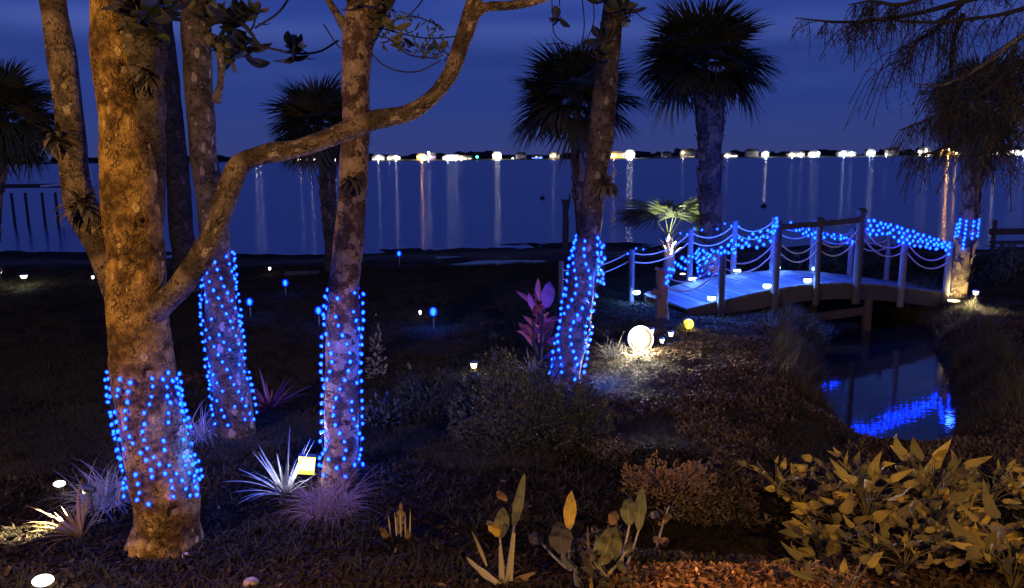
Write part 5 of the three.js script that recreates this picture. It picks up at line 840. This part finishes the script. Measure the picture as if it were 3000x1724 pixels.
// ---------- ground cover ----------
function scatter(name, geo, mat, n, seed, place, label, category) {
  const q = rng(seed), m = shade(new THREE.InstancedMesh(geo, mat, n)), mx = new THREE.Matrix4(), c = new THREE.Color(); let k = 0;
  for (let i = 0; i < n * 6 && k < n; i++) { const p = place(q); if (!p) continue; mx.compose(new THREE.Vector3(p.x, land(p.x, p.z) + (p.y ?? 0), p.z), p.q, p.s); m.setMatrixAt(k, mx); m.setColorAt(k, c.setRGB(...p.c)); k++; }
  m.count = k; m.name = name; m.instanceMatrix.needsUpdate = true; scene.add(m); return tag(m, label, category, null, 'stuff');
}
const spot = (q, d0, d1, bias = 1) => { const d = lerp(d0, d1, Math.pow(q(), bias)), x = (q() * 2 - 1) * (d * 0.72 + 0.6); return [x, -d]; };
{
  const tuft = merged([0, 1, 2, 3, 4, 5, 6].map((k) => blade({ len: 0.05 + 0.02 * (k % 3), width: 0.0055, n: 3, arch: 0.35 + 0.2 * (k % 3), profile: (u) => 1 - u * 0.95 }).rotateX(0.25 + 0.12 * (k % 2)).rotateY(k * 0.95).translate(Math.sin(k * 2) * 0.012, -0.004, Math.cos(k * 2) * 0.012)));
  const grassMat = std(1, 1, 1, 0.85, { side: 2 });
  scatter('grass', tuft, grassMat, 90000, 601, (q) => {
    const [x, z] = spot(q, 4.2, 19, 1.15), n = fbm(x * 0.7, 2, z * 0.7, 3), h = land(x, z); if (h < -0.62) return null;
    if (-z < 6.2 + n * 1.6 && q() < 0.93) return null; if (noise(x * 2.2, 12, z * 2.2) < -0.15 && q() < 0.75) return null;
    const k = 0.6 + 0.7 * q(), s = (0.7 + 0.9 * q()) * (1 + 0.5 * Math.max(0, n)); return { x, z, q: new THREE.Quaternion().setFromEuler(new THREE.Euler(0, q() * 6.28, 0)), s: new THREE.Vector3(s * 1.3, s, s * 1.3), c: [0.044 * k, 0.039 * k * (0.9 + 0.2 * q()), 0.02 * k] };
  }, 'short dim grass over the lawn and banks', 'grass');
  const chip = blade({ len: 0.055, width: 0.024, n: 3, arch: 0.35, fold: 0.35 }).translate(0, -0.027, 0);
  const litterMat = std(1, 1, 1, 0.9, { side: 2 });
  scatter('leaf_litter', chip, litterMat, 30000, 602, (q) => {
    const [x, z] = spot(q, 3.6, 13, 1.6), n = fbm(x * 0.7, 2, z * 0.7, 3), h = land(x, z); if (h < -0.62) return null;
    if (-z > 6.6 + n * 1.6 && q() < 0.72) return null;
    if (Math.abs(x - 1.6) < 0.8 && Math.abs(z + 5.0) < 0.3 && q() < 0.6) return null;
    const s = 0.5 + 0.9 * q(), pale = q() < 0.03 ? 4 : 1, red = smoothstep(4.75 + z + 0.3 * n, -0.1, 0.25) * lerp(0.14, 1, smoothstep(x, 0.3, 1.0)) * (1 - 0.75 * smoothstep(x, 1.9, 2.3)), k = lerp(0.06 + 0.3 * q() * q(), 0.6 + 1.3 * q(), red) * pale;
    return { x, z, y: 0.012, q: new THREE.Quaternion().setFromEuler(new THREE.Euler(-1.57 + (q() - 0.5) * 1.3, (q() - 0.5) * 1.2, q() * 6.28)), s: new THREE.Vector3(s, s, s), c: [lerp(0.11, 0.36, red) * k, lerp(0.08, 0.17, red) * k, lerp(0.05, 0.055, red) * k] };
  }, 'fallen leaves and bark mulch scattered over the near beds', 'leaf litter');
  const reed = merged([0, 1, 2, 3, 4, 5, 6, 7, 8].map((k) => blade({ len: 0.2 + 0.05 * (k % 4), width: 0.009, n: 4, arch: 0.4 + 0.25 * (k % 3), profile: (u) => 1 - u * 0.95 }).rotateX(0.2 + 0.15 * (k % 3)).rotateY(k * 0.7 + 0.2).translate(Math.sin(k * 2.3) * 0.03, -0.01, Math.cos(k * 2.3) * 0.03)));
  scatter('bank_grass', reed, grassMat, 3600, 604, (q) => {
    const k = (q() * (creek.length - 1)) | 0, u = q(), side = q() < 0.5 ? -1 : 1, dx = creek[k + 1][0] - creek[k][0], dz = creek[k + 1][1] - creek[k][1], l = Math.hypot(dx, dz), off = (lerp(creek[k][2], creek[k + 1][2], u) + 0.1 + 0.75 * q()) * side;
    const x = lerp(creek[k][0], creek[k + 1][0], u) - dz / l * off, z = lerp(creek[k][1], creek[k + 1][1], u) + dx / l * off, h = land(x, z); if (h < CREEK + 0.01 || creekAt(x, z) > 0.95) return null;
    const t = 0.5 + 0.8 * q(), s = 0.55 + 0.9 * q() * (0.6 + noise(x * 2, 3, z * 2)); return { x, z, q: new THREE.Quaternion().setFromEuler(new THREE.Euler((q() - 0.5) * 0.5, q() * 6.28, (q() - 0.5) * 0.5)), s: new THREE.Vector3(s, s, s), c: [0.075 * t, 0.066 * t, 0.034 * t] };
  }, 'ragged long grass overhanging the creek banks', 'grass');
  // creeping ground cover of small leaves on the banks of the creek and path
  const sprig = merged([0, 1, 2, 3, 4].map((k) => blade({ len: 0.034, width: 0.017, n: 2, arch: 0.3, fold: 0.2 }).rotateX(0.7 + 0.15 * (k % 2)).rotateY(k * 1.26).translate(0, 0.02 + 0.012 * (k % 3), 0)));
  scatter('ground_cover', sprig, litterMat, 50000, 603, (q) => {
    const [x, z] = spot(q, 4.6, 12, 1.1), c = creekAt(x, z), h = land(x, z); if (h < CREEK + 0.02) return null;
    if (x < 0.3 && -z < 7) return null;
    const patch = noise(x * 1.4, 20, z * 1.4) + smoothstep(2.2 - c, 0, 1.8) * 0.5 - (x < -0.5 ? 0.5 : 0) + 0.17 * smoothstep(x, 0.5, 1.2); if (patch < 0.12 + 0.3 * q() || (Math.abs(x - 1.6) < 0.8 && Math.abs(z + 5.0) < 0.3)) return null;
    const s = 0.6 + 1.0 * q(), k = (0.25 + 0.8 * q()) * (0.75 + 0.9 * fbm(x * 2.4, 31, z * 2.4, 3)); return { x, z, q: new THREE.Quaternion().setFromEuler(new THREE.Euler((q() - 0.5) * 0.6, q() * 6.28, (q() - 0.5) * 0.6)), s: new THREE.Vector3(s, s, s), c: [0.15 * k, 0.105 * k, 0.058 * k] };
  }, 'creeping small-leaved ground cover along the path and creek banks', 'ground cover');
}

// ---------- by the water ----------
{ // pier seen past the trees on the left
  const t = thing('pier', 'dark wooden pier with pilings and white posts left of the orange tree', 'pier', [[-24.945, -0.583, -39][0], WATER, -39]);
  part('beam', bar([-27.334, 1.375, -39], [-22.449, 1.393, -39], 0.14, 0.14), M.woodDark, t); part('deck', bar([-27.601, 1.463, -39.4], [-22.668, 1.481, -39.4], 0.9, 0.05), M.woodDark, t);
  for (const p of [[-25.01, -0.278, -39], [-24.32, -0.284, -39], [-23.487, -0.291, -39], [-22.817, -0.297, -39], [-26.33, -0.266, -39]]) part('piling', cyl([p[0], WATER - 0.5, p[2]], 0.07, 0.065, 2.25, 10), M.woodDark, t);
  const w1 = [-20.947, 0.092, -39], w2 = [-22.595, 0.611, -39], w3 = [-21.537, -1.322, -38];
  part('post', cyl([w1[0], WATER - 0.4, w1[2]], 0.12, 0.11, 3.55, 10), M.whitePaint, t); part('post', cyl([w2[0], WATER - 0.4, w2[2]], 0.07, 0.065, 2.9, 10), M.whitePaint, t);
  part('beam', bar([-23.376, 1.408, -38.8], [-22.325, 1.478, -38.8], 0.06, 0.1), M.whitePaint, t); part('band', cyl([w1[0], 0.95, w1[2]], 0.11, 0.11, 0.14, 12), M.black, t);
  for (const x of [-0.2, -0.05, 0.1, 0.22]) part('slat', box(w3[0] + x - 0.03, w3[0] + x + 0.03, WATER - 0.3, 0.15 + 0.1 * x, w3[2], w3[2] + 0.04), M.whitePaint, t);
  part('brace', bar([-22.339, -1.417, -38.2], [-21.056, -0.249, -38.2], 0.1, 0.12), M.woodDark, t);
}
{ const t = thing('mooring_post', 'broken dark mooring post with a forked top left of the bridge tree', 'post', [1.688, -0.137, -24]);
  part('post', limb([[1.677, -0.518, -24], [1.675, -0.011, -24], [1.685, 0.743, -24], [1.671, 1.315, -24]], [0.11, 0.1, 0.095, 0.08], { radial: 12, lump: 0.2, seed: 611 }), M.woodDark, t); part('prong', limb([[1.722, 0.992, -24], [1.796, 1.289, -24], [1.807, 1.512, -24]], [0.05, 0.035, 0.015], { radial: 8, seed: 612 }), M.woodDark, t); part('prong', limb([[1.622, 1.117, -24], [1.558, 1.366, -24]], [0.04, 0.015], { radial: 8, seed: 613 }), M.woodDark, t); }
for (const [p, l, r] of [[[2.481, -0.543, -62], 'small dark round buoy afloat right of centre', 0.17], [[16.265, -0.757, -50], 'small dark buoy below the long white reflection', 0.16]]) { const t = thing('buoy', l, 'buoy', [p[0], WATER, p[2]]); part('float', new THREE.SphereGeometry(r, 14, 10).scale(1.2, 0.9, 1.2).translate(p[0], WATER + r * 0.5, p[2]), M.black, t); part('stem', cyl([p[0], WATER + r * 0.6, p[2]], 0.025, 0.02, r * 1.6, 6), M.black, t); }
{ const z = -19.5, a = [12.467, -0.031, -19.5], x = a[0], y = land(x, z), t = thing('garden_bench', 'dark bench silhouette on the shore beyond the right palm', 'bench', [x, y, z]);
  part('seat', box(x - 0.25, x + 1.2, y + 0.42, y + 0.47, z - 0.2, z + 0.25), M.woodDark, t); part('backrest', box(x - 0.25, x + 1.2, y + 0.62, y + 0.78, z - 0.24, z - 0.2), M.woodDark, t);
  for (const dx of [-0.15, 1.1]) for (const dz of [-0.18, 0.2]) part('leg', box(x + dx - 0.04, x + dx + 0.04, y - 0.05, y + (dz < 0 ? 1.0 : 0.42), z + dz - 0.035, z + dz + 0.035), M.woodDark, t); }
{ const a = onLand([-4.771, 0, -17.422]), t = thing('step', 'pale flat board lying on the dark lawn left of the patchy trunk', 'board', a); part('board', new THREE.BoxGeometry(0.75, 0.06, 0.3).rotateY(0.15).translate(a[0], a[1] + 0.05, a[2]), M.limbPale, t); part('batten', new THREE.BoxGeometry(0.06, 0.05, 0.28).rotateY(0.15).translate(a[0] + 0.2, a[1] + 0.0, a[2]), M.limbPale, t); }
function stone(p, r, label, mat, seed) { const b = onLand(p), g = new THREE.IcosahedronGeometry(r, 2), a = g.attributes.position; for (let i = 0; i < a.count; i++) { const w = 1 + 0.35 * noise(a.getX(i) * 9 + seed, a.getY(i) * 9, a.getZ(i) * 9); a.setXYZ(i, a.getX(i) * w, a.getY(i) * w * 0.7, a.getZ(i) * w); } g.computeVertexNormals(); single('stone', g.translate(b[0], b[1] + r * 0.35, b[2]), mat, label, 'stone'); }
stone([-1.519, 0, -7.799], 0.05, 'rounded tan stone at the right of the patchy trunk', std(0.34, 0.22, 0.13), 1);
stone([-1.638, 0, -4.429], 0.05, 'pale lumpy stone in the mulch at the bottom edge', std(0.5, 0.36, 0.26), 2);
stone([2.123, 0, -10.212], 0.05, 'white pebble right of the floodlight', std(0.7, 0.66, 0.58), 3);
stone([-2.202, 0, -4.807], 0.03, 'pinkish pebble just below the foot of the orange tree', std(0.55, 0.36, 0.32), 4);

renderer.shadowMap.type = THREE.PCFSoftShadowMap;
renderer.render(scene, camera);
